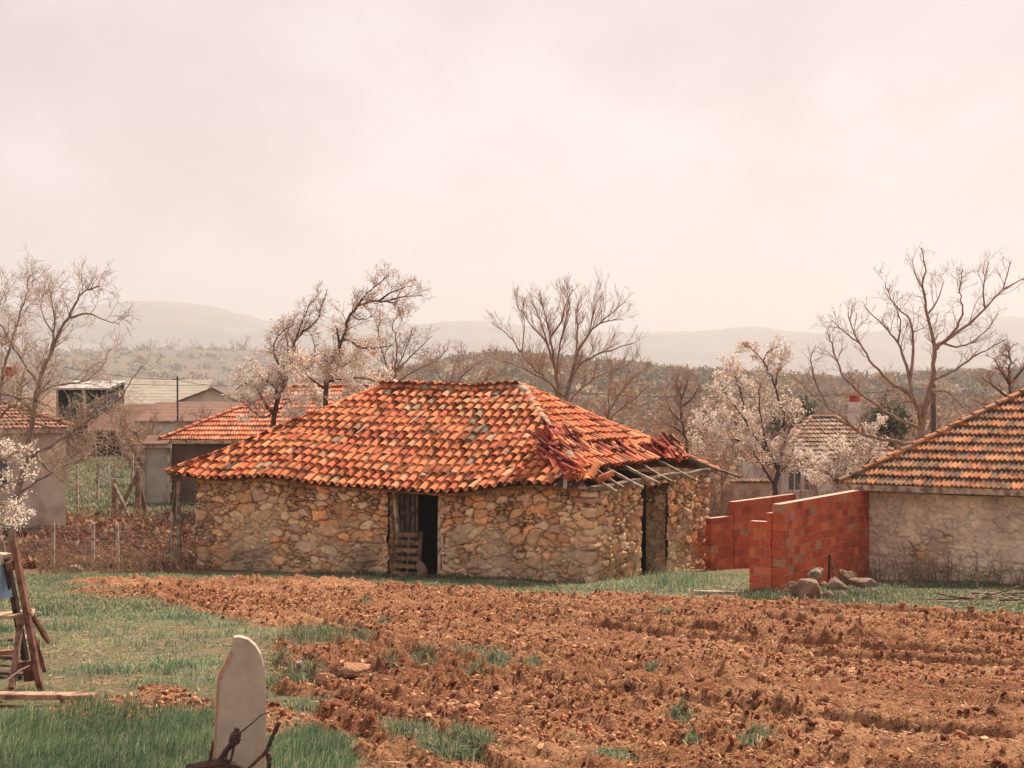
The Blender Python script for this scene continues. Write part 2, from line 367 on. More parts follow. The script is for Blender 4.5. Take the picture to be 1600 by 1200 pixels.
# ------------------------------------------------------------------ hills
def hill(name, prof, Y0, depth, mat, seed, lump, res, zb=-4):
    px = np.array([p[0] for p in prof], float); py = np.array([p[1] for p in prof], float)
    x = np.arange((px[0] - 800) / F * Y0, (px[-1] - 800) / F * Y0, res)
    d = np.linspace(0, 1, 60)
    XX, DD = np.meshgrid(x, d, indexing='ij'); YY = Y0 - depth + DD * depth * 1.7
    top = CH - (np.interp(800 + F * XX / Y0, px, py) - 600) / F * Y0
    prof_d = np.sin(np.clip(DD * 1.7, 0, 1) * math.pi / 2) ** 1.3 * np.where(DD * 1.7 > 1, 1 - .35 * (DD * 1.7 - 1) ** 2, 1)
    s = Y0 / 60
    Z = zb + (top - zb) * prof_d + (fbm(XX / s / 4, YY / s / 4, seed, 4) - .5) * lump * 4 * prof_d * (1 - prof_d * .6)
    Z = Z + (fbm(XX / s * 1.2, YY / s * 1.2, seed + 3, 3) - .5) * lump * prof_d
    mb = MB(); mb.add(np.stack([XX.ravel(), YY.ravel(), Z.ravel()], 1), grid_faces(len(x), 60))
    o = mb.build(name, mat, smooth=True); return tag(o, kind='structure'), (lambda qx, qd: 0)
MT['hillfar'] = mk('hill_far', (.10, .09, .06), (.19, .155, .10), .004, 1, 0, c3=(.08, .08, .06), sc3=.005, det=8, lo3=.45, hi3=.6)
MT['hillmid2'] = mk('hill_pasture', (.085, .065, .04), (.17, .125, .075), .04, 1, 0, c3=(.11, .085, .055), sc3=.03, det=8, lo3=.45, hi3=.6)
MT['hillmid'] = mk('hill_mid', (.13, .10, .06), (.23, .165, .10), .09, 1, 0, c3=(.10, .08, .05), sc3=.07, det=8, lo3=.45, hi3=.6)
hill('far_hills', [(-900, 500), (-300, 480), (0, 489), (60, 481), (130, 490), (200, 481), (280, 474), (350, 485), (400, 497), (450, 511), (520, 501), (600, 503), (650, 511), (760, 505), (850, 516), (950, 524),
     (1000, 524), (1100, 520), (1150, 514), (1200, 521), (1300, 523), (1400, 516), (1500, 500), (1600, 497), (2000, 505), (2600, 490)], 5600, 2300, MT['hillfar'], 5, 14, 20)
hill('middle_hill', [(-600, 552), (0, 556), (200, 552), (380, 549), (460, 556), (560, 562), (650, 572), (760, 590), (900, 605), (1100, 615)], 2000, 1050, MT['hillmid2'], 15, 4.5, 10)
hill('brown_hill', [(420, 612), (560, 598), (650, 584), (700, 568), (745, 560), (800, 562), (900, 568), (960, 575), (1040, 584), (1150, 590), (1240, 598), (1320, 592), (1450, 588), (1600, 584), (2100, 592)], 800, 420, MT['hillmid'], 25, 2.2, 4)

# ------------------------------------------------------------------ stone walls
STONES = np.array([(.50, .285, .14), (.56, .36, .19), (.44, .23, .12), (.50, .35, .22), (.34, .19, .115), (.60, .29, .13), (.60, .43, .27), (.48, .30, .17), (.38, .25, .17), (.54, .33, .17)])
def stone_skin(mb, vcols, pts, z0, z1, seed, cw=.31, chh=.17, amp=.07, ds=.025, openings=(), ztop=None, plaster=None, tint=1, closed=False, flip=1, quoins=()):
    pts = np.array(pts, float); seg = np.diff(pts, axis=0); ln = np.hypot(seg[:, 0], seg[:, 1]); S = np.concatenate([[0], np.cumsum(ln)])
    n = int(S[-1] / ds) + 1; s = np.linspace(0, S[-1], n)
    x = np.interp(s, S, pts[:, 0]); y = np.interp(s, S, pts[:, 1])
    k = np.clip(np.searchsorted(S, s, side='right') - 1, 0, len(seg) - 1); t = seg[k] / ln[k][:, None]
    if n > 12 and len(pts) > 2:
        ker = np.ones(3) / 3
        def sm(a):
            p = np.pad(a, 1, mode='edge'); return np.convolve(p, ker, 'valid')
        x = sm(x); y = sm(y); t = np.stack([sm(t[:, 0]), sm(t[:, 1])], 1); t /= np.linalg.norm(t, axis=1)[:, None]
    nx, ny = t[:, 1] * flip, -t[:, 0] * flip
    nz = int((z1 - z0) / ds) + 1; z = np.linspace(z0, z1, nz)
    SS, ZZ = np.meshgrid(s, z, indexing='ij')
    wx = SS + .20 * (fbm(SS * 3, ZZ * 3, seed + 40, 4, .6) - .5); wz = ZZ + .17 * (fbm(SS * 3, ZZ * 3, seed + 41, 4, .6) - .5) + .03 * np.sin(SS * 1.7)
    big = vn(SS * .8, ZZ * .8, seed + 7)
    f1, f2, r = voro(wx / cw, wz / chh, seed, .85)
    g1, g2, q = voro(wx / cw * 1.9, wz / chh * 1.8, seed + 1, .85)
    use = hsh(np.floor(r * 9999), np.floor(r * 777), seed) < .42
    e = np.where(use, np.minimum((f2 - f1), (g2 - g1) * .55), f2 - f1); rr = np.where(use, q, r)
    b1_, b2_, br = voro(wx / cw * .62, wz / chh * .72, seed + 2, .9); ub = hsh(np.floor(br * 9999), np.floor(br * 777), seed + 1) < .2
    e = np.where(ub, (b2_ - b1_) * 1.3, np.where(b2_ - b1_ < .06, 0, e)) if False else np.where(ub, (b2_ - b1_) * 1.3, e); rr = np.where(ub, br, rr)
    for qc in quoins:
        rw = np.floor((ZZ + .03 * np.sin(SS * 5) + .07 * np.sin(ZZ * 7)) / .21); d_ = np.abs(SS - qc); ev = (rw % 2) == 0
        ln_ = np.where((SS < qc) == ev, .40, .20) + .26 * (hsh(rw, (SS < qc) * 3.0, seed) - .5); zz_ = (ZZ + .03 * np.sin(SS * 5) + .07 * np.sin(ZZ * 7)) / .21 - rw; inq = (d_ < ln_) & (hsh(rw, rw * 0 + 6, seed + 4) < .72)
        eq = np.minimum((ln_ - d_) * 2.2, np.minimum(zz_, 1 - zz_) * .8) + .3 * (fbm(SS * 7, ZZ * 7, seed + 71, 3) - .5)
        e = np.where(inq, np.clip(eq, 0, 1), e); rr = np.where(inq, .25 + .5 * hsh(rw, rw * 0 + 8, seed), rr)
    edge = ss(.03, .15, e)
    dome = np.minimum(e, .6)
    h = amp * (edge * .95 + dome * .15 + (rr - .5) * 1.15) + .035 * (fbm(SS * 9, ZZ * 9, seed + 3, 4, .6) - .5) + .05 * (fbm(SS * .7, ZZ * .9, seed + 4, 2) - .5)
    low = 1 - ss(.25, 1.1, ZZ + (fbm(SS * .8, ZZ, seed + 6, 2) - .5) * .9)
    mort = (np.array((.15, .08, .05)) + np.array((.36, .27, .18)) * (1 - ss(.9, 1.5, ZZ + (fbm(SS * 1.2, ZZ, seed + 61, 3) - .5) * 1.6))[..., None] * .8) * tint
    ci = (rr * 9.999).astype(int); c = STONES[ci] * (1.12 + .5 * hsh(np.floor(rr * 4096), ci, 3))[..., None] * (.7 + .6 * fbm(SS * 14, ZZ * 14, seed + 2, 4))[..., None] * tint
    c = c * edge[..., None] + mort * (.62 + .38 * vn(SS * 9, ZZ * 9, seed))[..., None] * (1 - edge[..., None])
    smear = ss(.42, .58, fbm(SS * 1.3, ZZ * 1.9, seed + 8, 5)) * (.1 + .9 * (1 - ss(.7, 1.5, ZZ)))
    c = c * (1 - .6 * smear[..., None]) + (np.array((.58, .45, .30)) * tint * .6 * smear[..., None]) * (.65 + .7 * fbm(SS * 16, ZZ * 16, seed + 5, 3))[..., None]
    h = h * (1 - .45 * smear)
    damp = ss(.5, .66, fbm(SS * .9 + 9, ZZ * .8, seed + 12, 4)) * (1 - ss(.2, .9, ZZ))
    c = c * (1 - .45 * damp[..., None])
    if plaster is not None:
        pm = plaster(SS, ZZ); pc = (np.array((.88, .71, .53))[None, None] * (.45 + .9 * fbm(SS * 1.3, ZZ * 1.9, seed + 20, 6, .65))[..., None]) * (.78 + .22 * edge[..., None])
        c = c * (1 - pm[..., None]) + pc * pm[..., None]; h = h * (1 - .45 * pm) + .02 * pm + .03 * pm * (fbm(SS * 6, ZZ * 6, seed + 44, 4, .6) - .5)
    if ztop is not None: ZZ = z0 + (ZZ - z0) * ((ztop(SS) - z0) / (z1 - z0))
    VX = x[:, None] + nx[:, None] * h; VY = y[:, None] + ny[:, None] * h
    f = grid_faces(n, nz)
    if openings:
        cs = SS.ravel()[f].mean(1); cz = ZZ.ravel()[f].mean(1); keep = np.ones(len(f), bool)
        for a, b2, zb, zt in openings:
            wob = .05 * (vn(cz * 4, cs * 0 + a, 5) - .5)
            keep &= ~((cs > a + wob) & (cs < b2 + wob) & (cz > zb) & (cz < zt))
        f = f[keep]
    mb.add(np.stack([VX.ravel(), VY.ravel(), ZZ.ravel()], 1), f); vcols.append(c.reshape(-1, 3))

# ------------------------------------------------------------------ the stone barn
TH = R(29.5); U = np.array([math.cos(TH), -math.sin(TH), 0]); V = np.array([math.sin(TH), math.cos(TH), 0])
BC = np.array([1.8, 33.4, 0]); BL, BD = 11.7, 7.0
B0 = BC - U * BL                               # left front corner
def B(a, b, z=0): return B0 + U * a + V * b + np.array([0, 0, z])
barn = thing('stone_barn', 'old rubble stone barn with sagging orange barrel tile roof, in the middle of the field', 'barn', tuple(B(BL / 2, BD / 2, -.3)))
mb = MB(); vcs = []
path = [B(0, 0)[:2], B(BL, 0)[:2], B(BL, BD)[:2], B(0, BD)[:2], B(0, .0)[:2]]
dr0, dr1 = BL - 5.55, BL - 4.01                # front doorway along the wall
sd0, sd1 = BL + 2.67, BL + 4.22                # side doorway
wt = lambda s: 2.1 + .05 * np.sin(s * .9) - .12 * np.exp(-((s - 6.6) / 2.4) ** 2) + .12 * ss(9, 11.5, s) * (1 - ss(14, 19, s))
stone_skin(mb, vcs, path, -.95, 2.1, 3, openings=[(dr0, dr1, -2, 3), (sd0, sd1, -2, 2.02)], ztop=wt, quoins=(BL, BL + BD))
TK = .55
for a in (dr0, dr1):
    stone_skin(mb, vcs, [B(a, .03)[:2], B(a, TK)[:2]], -.95, 2.0, 8, amp=.03, flip=1 if a == dr0 else -1)
for b_, sgn in ((sd0 - BL, -1), (sd1 - BL, 1)):
    stone_skin(mb, vcs, [B(BL - .03, b_)[:2], B(BL - TK, b_)[:2]], -.95, 2.1, 9 + int(b_), amp=.05, flip=sgn, tint=.9)
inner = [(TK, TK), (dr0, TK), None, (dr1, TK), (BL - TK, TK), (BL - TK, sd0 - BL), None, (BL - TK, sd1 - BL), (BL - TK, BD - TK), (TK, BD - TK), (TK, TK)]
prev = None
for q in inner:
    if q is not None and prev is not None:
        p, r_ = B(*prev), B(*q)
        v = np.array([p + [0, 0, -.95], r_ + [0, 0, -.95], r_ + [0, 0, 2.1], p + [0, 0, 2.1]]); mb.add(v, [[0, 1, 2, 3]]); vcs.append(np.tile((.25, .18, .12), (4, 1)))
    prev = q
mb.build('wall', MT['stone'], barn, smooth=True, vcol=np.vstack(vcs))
# wooden wall plate along the tops
EZ, RZ = 2.08, 4.42
RL, RRr = (3.62, 3.5), (BL - 3.75, 3.5)
def sag(v):
    a = (v - B0) @ U; b2 = (v - B0) @ V
    h = np.clip((v[:, 2] - 1.9) / 2.5, 0, 1)
    dz = -.17 * np.exp(-((a - 6.9) / 1.9) ** 2) * np.exp(-((b2 + .3) / 1.6) ** 2) + .13 * ss(8.5, 11, a) * (1 - h) - .05 * np.sin(a * 1.7) * (1 - h)
    dz = dz - .07 * np.exp(-((a - 5.8) / 1.4) ** 2) * h + .05 * (vn(a * .9, b2 * .9, 77) - .5)
    v = v.copy(); v[:, 2] += dz; return v
# barrel tile template: axis +y, open below, from y=0 (lower end, wider) to y=.45
def barrel(r0=.098, r1=.078, ln=.45, k=7, th=.014, arc=math.pi * .95):
    a = np.linspace(-arc / 2, arc / 2, k); v = []
    for y, r in ((0, r0), (ln, r1)):
        for rr in (r, r - th):
            for q in a: v.append((math.sin(q) * rr, y, math.cos(q) * rr * .74))
    f = []
    for j in range(k - 1):
        f.append((j, j + 1, 2 * k + j + 1, 2 * k + j)); f.append((k + j, 3 * k + j, 3 * k + j + 1, k + j + 1))
        f.append((j, k + j, k + j + 1, j + 1)); f.append((2 * k + j, 2 * k + j + 1, 3 * k + j + 1, 3 * k + j))
    f.append((0, 2 * k, 3 * k, k)); f.append((k - 1, 2 * k - 1, 4 * k - 1, 3 * k - 1))
    return np.array(v), np.array(f)
TCOL = np.array([(.60, .19, .075), (.64, .235, .095), (.56, .145, .055), (.60, .27, .13), (.46, .26, .14), (.32, .21, .13), (.46, .11, .05), (.68, .34, .175), (.17, .12, .085), (.52, .34, .2)])
TW = np.array([.32, .27, .2, .03, .01, .006, .12, .035, .004, .002]); 
def tilecols(n, lich=None):
    w_ = TW / TW.sum(); i = nr.choice(10, n, p=w_)
    if lich is not None:
        old = nr.random(n) < lich; i = np.where(old, nr.choice([4, 5, 5, 8, 3, 9], n), i)
    return TCOL[i] * nr.uniform(.82, 1.15, (n, 1))
def rotm(ax, ang):
    return np.array(Matrix.Rotation(ang, 3, ax))
def slope_frame(E0, E1, T):
    e = (E1 - E0); Lt = np.linalg.norm(e); e = e / Lt
    wv = (T - E0) - e * np.dot(T - E0, e); D = np.linalg.norm(wv); wv /= D
    n = np.cross(e, wv)
    if n[2] < 0: n = -n
    return e, Lt, wv, D, n
def barrel_slope(mbt, mbd, E0, E1, R0, R1, sp=.262, row=.335, dmin=-1, d0=0, skip=None, lich=None, seed=1):
    e, Lt, wv, D, n = slope_frame(E0, E1, R0)
    c0 = np.dot(R0 - E0, e); c1 = np.dot(R1 - E0, e)
    tv, tf = barrel()
    Ms, Os, Cs = [], [], []; Mc, Oc, Cc = [], [], []
    base = np.stack([e, wv, n], 1)
    nrow = int(D / row)
    for i in range(nrow + 1):
        d = i * row - .06
        if d < dmin: continue
        cl = c0 * (d + .2) / D + .05; cr = Lt - (Lt - c1) * (d + .2) / D - .05
        k0 = int(math.ceil(cl / sp)); k1 = int(math.floor(cr / sp))
        for k in range(k0, k1 + 1):
            c = k * sp + rnd.uniform(-.016, .016) + .03 * math.sin(i * 1.3 + k * .21)
            if skip and skip(c, d): continue
            dd = d + rnd.uniform(-.025, .025)
            tilt = rotm('Z', rnd.gauss(0, .045)) @ rotm('X', -.125 + rnd.gauss(0, .022)) @ rotm('Y', rnd.gauss(0, .07))
            Ms.append(base @ tilt * rnd.uniform(.94, 1.07)); Os.append(E0 + e * c + wv * dd + n * (.085 + rnd.uniform(-.004, .016)))
            Cs.append((c, d))
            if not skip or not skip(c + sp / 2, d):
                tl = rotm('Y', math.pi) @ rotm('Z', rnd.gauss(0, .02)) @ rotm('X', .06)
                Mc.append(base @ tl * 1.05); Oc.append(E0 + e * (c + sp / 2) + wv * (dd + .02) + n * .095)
    Cs = np.array(Cs)
    lv = lich(Cs[:, 0], Cs[:, 1]) if lich else None
    inst(mbt, tv, tf, Ms, Os, tilecols(len(Os), lv))
    inst(mbt, tv, tf, Mc, Oc, tilecols(len(Oc)) * .6)  # channel tiles darkened: shade of the gaps put into colour, with dirt
    # board deck below
    m = 14; v = []
    for i in range(m + 1):
        t = d0 + (1 - d0) * i / m
        for j in range(m * 2 + 1):
            q = j / (m * 2); A = E0 + (R0 - E0) * t; Bq = E1 + (R1 - E1) * t; v.append(A + (Bq - A) * q - n * .02)
    mbd.add(np.array(v), grid_faces(m + 1, m * 2 + 1), (.10, .055, .04))
class SMB(MB):
    def build(s, *a, **k):
        s.v = [sag(v) for v in s.v]; return MB.build(s, *a, **k)
rt = SMB(); deck = SMB()
eFL, eFR, eBR, eBL = B(-.68, -.42, EZ), B(BL + .12, -.42, EZ), B(BL + .12, BD + .4, EZ), B(-.68, BD + .4, EZ)
rl, rr_ = B(*RL, RZ), B(*RRr, RZ)
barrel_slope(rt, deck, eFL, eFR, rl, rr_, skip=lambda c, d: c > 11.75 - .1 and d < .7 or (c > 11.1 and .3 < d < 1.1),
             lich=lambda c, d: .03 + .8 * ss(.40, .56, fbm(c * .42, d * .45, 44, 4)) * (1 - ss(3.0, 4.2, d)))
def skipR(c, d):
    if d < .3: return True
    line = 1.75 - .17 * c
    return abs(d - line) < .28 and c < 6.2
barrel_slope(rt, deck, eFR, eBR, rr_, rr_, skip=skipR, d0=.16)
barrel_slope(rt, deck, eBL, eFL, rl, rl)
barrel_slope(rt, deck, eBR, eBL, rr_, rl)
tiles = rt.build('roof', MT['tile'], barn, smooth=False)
deck.build('roof_boards', MT['wood'], tiles)
# ridge and hip tiles in mortar
def ridge_tiles(mbt, mbm, p0, p1, cols, r=.12, mort=.075, step=.36, jit=.05):
    p0 = np.array(p0); p1 = np.array(p1); L_ = np.linalg.norm(p1 - p0); d, s, u = frame(p1 - p0)
    n = int(L_ / step); tv, tf = barrel(r, r * .82, step * 1.22)
    Ms = []; Os = []
    for i in range(n + 1):
        Ms.append(np.stack([s, d, u], 1) @ rotm('Z', rnd.gauss(0, jit)) @ rotm('Y', rnd.gauss(0, jit * 1.5)) @ rotm('X', -.06)); Os.append(p0 + d * i * L_ / (n + 1) + u * .04)
    inst(mbt, tv, tf, Ms, Os, cols(n + 1))
    m = int(L_ / .08)
    tube(mbm, [p0 + d * L_ * i / m + u * (-.02 + rnd.uniform(-.02, .02)) + s * rnd.uniform(-.02, .02) for i in range(m + 1)], [mort * rnd.uniform(.85, 1.2) * 1.7 for i in range(m + 1)], 8, lump=.15)
hp = SMB(); mo = SMB()
oc = lambda n: TCOL[nr.choice([3, 4, 7, 9, 1], n)] * nr.uniform(.8, 1.1, (n, 1))
ridge_tiles(hp, mo, rl, rr_, oc)
ridge_tiles(hp, mo, eFR + (rr_ - eFR) * .22, rr_, lambda n: TCOL[nr.choice([3, 5, 9, 5], n)] * nr.uniform(.9, 1.2, (n, 1)), mort=.08)
ridge_tiles(hp, mo, eFL, rl, tilecols, mort=.05)
ridge_tiles(hp, mo, eBR, rr_, tilecols, mort=.05)
ridge_tiles(hp, mo, eBL, rl, tilecols, mort=.05)
o = hp.build('ridge_tile', MT['tile'], barn); 
mo.build('mortar', MT['hip_mortar'], o, smooth=True)
# slipped and broken tiles
tv, tf = barrel()
lt = SMB(); Ms = []; Os = []; Cs = []
e, Lt, wv, D, n = slope_frame(eFR, eBR, rr_)
base = np.stack([e, wv, n], 1)
def loose(c, d, up, kind):
    Ms.append(.82 * base @ rotm('Z', rnd.gauss(0, .5)) @ rotm('X', rnd.gauss(0, .16)) @ rotm('Y', rnd.gauss(math.pi if kind else 0, .3))); Os.append(eFR + e * c + wv * d + n * up)
    Cs.append(np.array((.27, .045, .025)) * rnd.uniform(.6, 1.25) if rnd.random() < .75 else TCOL[rnd.randrange(4)])
for i in range(120):
    c = rnd.uniform(.9, 6.3); loose(c, 1.72 - .17 * c + rnd.gauss(0, .12), rnd.uniform(.03, .13), rnd.random() < .6)
for i in range(60): loose(rnd.gauss(1.5, .35), rnd.gauss(1.75, .25), rnd.uniform(.04, .18), rnd.random() < .7)
for i in range(60): loose(rnd.gauss(6.35, .35), rnd.gauss(.85, .16), rnd.uniform(.05, .28), rnd.random() < .6)
inst(lt, tv, tf, Ms, Os, Cs); tag(lt.build('loose_tiles', MT['tile'], barn), 'dark red slipped tiles on the right slope'); lt = SMB(); Ms = []; Os = []; Cs = []
for i in range(26): loose(rnd.gauss(.1, .3), rnd.gauss(.75, .2), rnd.uniform(.05, .22), rnd.random() < .5)
for i in range(14):
    Ms.append(rotm('Z', rnd.uniform(-.9, .9) - TH) @ rotm('X', rnd.gauss(.45, .15)) @ rotm('Y', rnd.gauss(0, .5))); Os.append(eFR - U * rnd.uniform(.1, .9) + V * rnd.uniform(.1, .8) + np.array([0, 0, rnd.uniform(.12, .28)])); Cs.append(tilecols(1)[0])
inst(lt, tv, tf, Ms, Os, Cs)
tag(lt.build('loose_tiles', MT['tile'], barn), 'broken tiles fallen at the front right corner of the roof')
# eaves board, straw, rafters
WG = (.22, .15, .105); WD = (.20, .115, .075); WP = (.50, .38, .27)
fb = SMB()
beam(fb, B(-.62, -.32, EZ - .03), B(BL - .1, -.32, EZ - .03), .05, .07, (.34, .15, .075), 26, .016)
beam(fb, B(-.62, -.28, EZ - .06), B(-.62, BD + .3, EZ - .06), .05, .12, WD, 10, .01)
beam(fb, B(.1, .2, EZ - .08), B(BL - .3, .2, EZ - .08), .12, .1, WD, 20, .012)
fb.build('eaves_board', MT['wood'], barn)
for b_, w_, ext in ((.35, .07, .42), (1.0, .08, .3), (1.65, .08, .5), (2.6, .09, .55), (3.7, .09, .35), (4.9, .08, .5), (6.7, .08, 1.0)):
    m = SMB(); z = EZ + .0 + rnd.uniform(-.02, .04)
    beam(m, B(BL - .9, b_ + .1, z + .5), B(BL + ext, b_ + rnd.uniform(-.12, .12), z - .13 + rnd.uniform(-.03, .05)), w_, .07, np.array(WP) * rnd.uniform(.5, .9), 5, .012)
    m.build('rafter', MT['wood'], barn)
m = SMB(); beam(m, B(BL - .35, -.62, EZ + .0), B(BL - .75, .15, EZ + .3), .09, .05, WP, 4, .01); m.build('rafter', MT['wood'], barn)
m = SMB(); beam(m, B(BL + .05, -.1, EZ - .02), B(BL + .02, 7.0, EZ + .02), .14, .12, WG, 12, .02); m.build('wall_plate', MT['wood'], barn)
# straw and moss tufts hanging under the eaves
st = SMB(); n_ = 420; a_ = nr.normal(0, 1, n_) * .3 + nr.choice([8.6, 9.3, 10.4, 11.1, 3.1], n_); p0 = np.array([B(q, -.26 + rnd.uniform(-.06, .05), EZ - .06) for q in a_])
p1 = p0 + np.stack([nr.normal(0, .04, n_), nr.normal(0, .04, n_), -nr.uniform(.03, .15, n_)], 1); segs(st, p0, p1, np.full(n_, .005), np.full(n_, .002), 3, (.5, .36, .2))
tag(st.build('straw', MT['wood'], barn), kind='stuff')
# front doorway
fr = thing  # keep a short alias out of the way
m = MB(); beam(m, B(dr0 + .10, .10, 1.92), B(dr0 + .22, .08, .7), .09, .08, (.55, .44, .33), 5, .006); o1_ = m.build('door_post', MT['wood'], barn)
m = MB(); beam(m, B(dr1 - .1, .1, 1.95), B(dr1 - .09, .05, -.2), .09, .1, (.62, .5, .38), 6, .006); m.build('door_post', MT['wood'], barn)
m = MB(); beam(m, B(dr1 + .05, .0, 1.95), B(dr1 + .1, .0, .1), .05, .07, (.3, .15, .09), 5, .012); m.build('door_post', MT['wood'], barn)
m = MB(); beam(m, B(dr0 - .25, .12, 2.0), B(dr1 + .3, .12, 2.0), .2, .12, (.22, .12, .08), 8, .012)
beam(m, B(dr0 - .2, .35, 2.02), B(dr1 + .3, .35, 2.02), .2, .12, (.18, .1, .07), 8, .012); m.build('lintel', MT['wood'], barn)
m = MB()
for k in range(3):
    p = B(dr0 + .2 + k * .125, .3 + k * .05, 0); beam(m, p + [0, 0, 1.9], p + [0, 0, -.05], .115, .03, np.array((.14, .11, .09)) * rnd.uniform(.7, 1.2), 4, .004, up=V)
o = m.build('door', MT['wood'], barn)
m = MB(); beam(m, B(dr0 + .17, .27, 1.3), B(dr0 + .52, .42, 1.3), .03, .09, (.12, .09, .07)); beam(m, B(dr0 + .56, .42, 1.95), B(dr0 + .56, .42, 0), .06, .05, (.2, .15, .11)); m.build('door_rail', MT['wood'], o)
m = MB(); beam(m, B(BL - .2, sd0 - BL - .2, 2.08), B(BL - .2, sd1 - BL + .2, 2.1), .3, .12, WG, 5, .012); tag(m.build('lintel', MT['wood'], barn))
# little blocked window at the left end: dark hollow low in the front wall
m = MB(); tube(m, [B(1.15 + .05 * math.sin(k), -.02, .05 + k * .12) for k in range(6)], [.02, .16, .2, .18, .12, .03], 9, lump=.25)
m.build('damp_hollow', MT['dark'], barn) if False else None

# pallet leaning in the doorway
def local_frame(o, x, z):
    x = np.array(x, float); z = np.array(z, float); x /= np.linalg.norm(x); z = z - x * np.dot(x, z); z /= np.linalg.norm(z); y = np.cross(z, x)
    return lambda a, b2, c: np.array(o) + x * a + y * b2 + z * c
pz = gz(*B(dr0 + .4, -.1)[:2])
pal = thing('wooden_pallet', 'weathered brown slatted pallet leaning in the dark barn doorway', 'pallet', tuple(B(dr0 + .55, -.1, pz)))
lf = local_frame(B(dr0 + .2, -.12, pz - .03), U * 1 + np.array([0, 0, .02]), np.array([0, 0, 1.]) + V * .14 - U * .13)
for k in range(6):
    m = MB(); wd = .80 - .05 * k * .5
    z = .08 + k * .19; beam(m, lf(.0, 0, z), lf(wd, 0, z), .018, .105, np.array((.25, .155, .10)) * rnd.uniform(.8, 1.2), 3, .003, up=(0, 0, 1)); m.build('slat', MT['wood'], pal)
for x in (.04, .4, .74):
    m = MB(); beam(m, lf(x, .05, 0), lf(x - (.02 if x > .5 else 0), .05, 1.12), .07, .07, (.19, .12, .08), 3, .004, up=V); m.build('stringer', MT['wood'], pal)

# ------------------------------------------------------------------ rocks
def ico(sub=3):
    bm = bmesh.new(); bmesh.ops.create_icosphere(bm, subdivisions=sub, radius=1); bm.verts.ensure_lookup_table()
    v = np.array([q.co[:] for q in bm.verts]); f = np.array([[q.index for q in p.verts] for p in bm.faces]); bm.free(); return v, f
ICO3 = ico(4); ICO2 = ico(2); ICO1 = ico(1)
def rockshape(size, seed, T=ICO3, cut=16):
    v, f = T; rg = np.random.default_rng(seed); v = v.copy()
    for k in range(cut):
        n = rg.normal(size=3); n /= np.linalg.norm(n); d = rg.uniform(.4, .8); h = v @ n - d; v = v - n[None] * (np.clip(h, 0, None) * .92)[:, None]
    q = v * 2.2 + seed; v = v * (1.1 + .5 * (fbm(q[:, 0] + q[:, 2], q[:, 1] - q[:, 2] * .7, seed, 5, .6)[:, None] - .5))
    return v * np.array(size), f
def rock(px, py, sx, sy, name, label, cat='rock', mat='rock', group=None, sz=None, dep=None, seed=1, rot=0, sink=.15, Yy=None):
    """rock whose foot meets the ground at the given pixel, sizes in metres"""
    x, y = ground_at(px, py) if Yy is None else ((px - 800) / F * Yy, Yy)
    v, f = rockshape((sx / 2, (dep or sx) / 2, sy / 2), seed); cr, sr = math.cos(rot), math.sin(rot); v = v @ np.array([[cr, 0, sr], [0, 1, 0], [-sr, 0, cr]]).T
    z = gz(x, y); m = MB(); m.add(v + np.array([x, y, z + sy / 2 - sink * sy + (sz or 0)]), f)
    o = m.build(name, MT[mat], loc=(x, y, z)); tag(o, label, cat, group); return o
rock(1262, 942, .62, .72, 'boulder', 'big brown boulder at the foot of the red brick wall, largest of the rock heap', seed=4, rot=.25, dep=.5)
rock(1243, 935, .36, .42, 'boulder', 'brown rock wedged between the brick corner and the big boulder', seed=5, dep=.3, rot=-.3)
rock(1276, 921, .36, .30, 'boulder', 'pale pointed rock propped on the back of the big boulder', mat='pale_rock', seed=6, sz=.26, dep=.3)
rock(1303, 926, .5, .4, 'boulder', 'rough brown rock just right of the big boulder', seed=7, dep=.4)
rock(1322, 918, .42, .56, 'boulder', 'upright brown rock on the right half of the rock heap', seed=8, dep=.3, rot=.2)
rock(1347, 920, .6, .28, 'boulder', 'low broad rock at the right end of the rock heap', seed=9, dep=.4)
rock(1292, 938, .26, .2, 'boulder', 'small rock in front of the rock heap, right of the big boulder', seed=10)
for k, (a, b2, s1_, s2_, lab) in enumerate([(1230, 930, .2, .14, 'small stone at the brick pier corner left of the boulders'), (1318, 934, .22, .15, 'small stone in the weeds in front of the rock heap, middle one'), (1338, 930, .18, .12, 'small stone right of the middle small stone before the rock heap'),
                                            (1365, 926, .24, .13, 'flat stone at the far right end beyond the rock heap'), (1288, 918, .26, .2, 'rock behind the big boulder against the brick wall')]):
    rock(a, b2, s1_, s2_, 'boulder', lab, seed=60 + k, rot=.2 * k - .3)
rock(1404, 953, .42, .13, 'boulder', 'flat pale rock at the edge of the ploughed field under the right house', mat='pale_rock', seed=11, dep=.25)
rock(660, 903, .34, .46, 'stone_slab', 'grey stone slab leaning against the foot of the pallet', 'stone', seed=12, dep=.12, rot=.2, Yy=35.15)
rock(622, 905, .42, .2, 'boulder', 'brown stone in the grass left of the pallet foot', seed=13, Yy=35.3, dep=.3)
rock(552, 1066, .40, .22, 'clod', 'large pale clay clod with a dark hollow, on the left of the field', 'clod', 'claylump', seed=24, dep=.4, sink=.3)
rock(510, 1078, .34, .13, 'clod', 'broad flat clay clod left of the large pale clod', 'clod', 'claylump', seed=15, dep=.3)
rock(469, 1063, .12, .11, 'field_stone', 'small whitish stone at the grass edge left of the clods', 'stone', 'pale_rock', seed=16)
rock(118, 896, .5, .2, 'boulder', 'pale rock at the foot of the bank on the far left', mat='pale_rock', seed=17, Yy=37.5)
rock(45, 1000, .3, .1, 'field_stone', 'flat stone behind the wooden trestle', 'stone', 'pale_rock', seed=19)

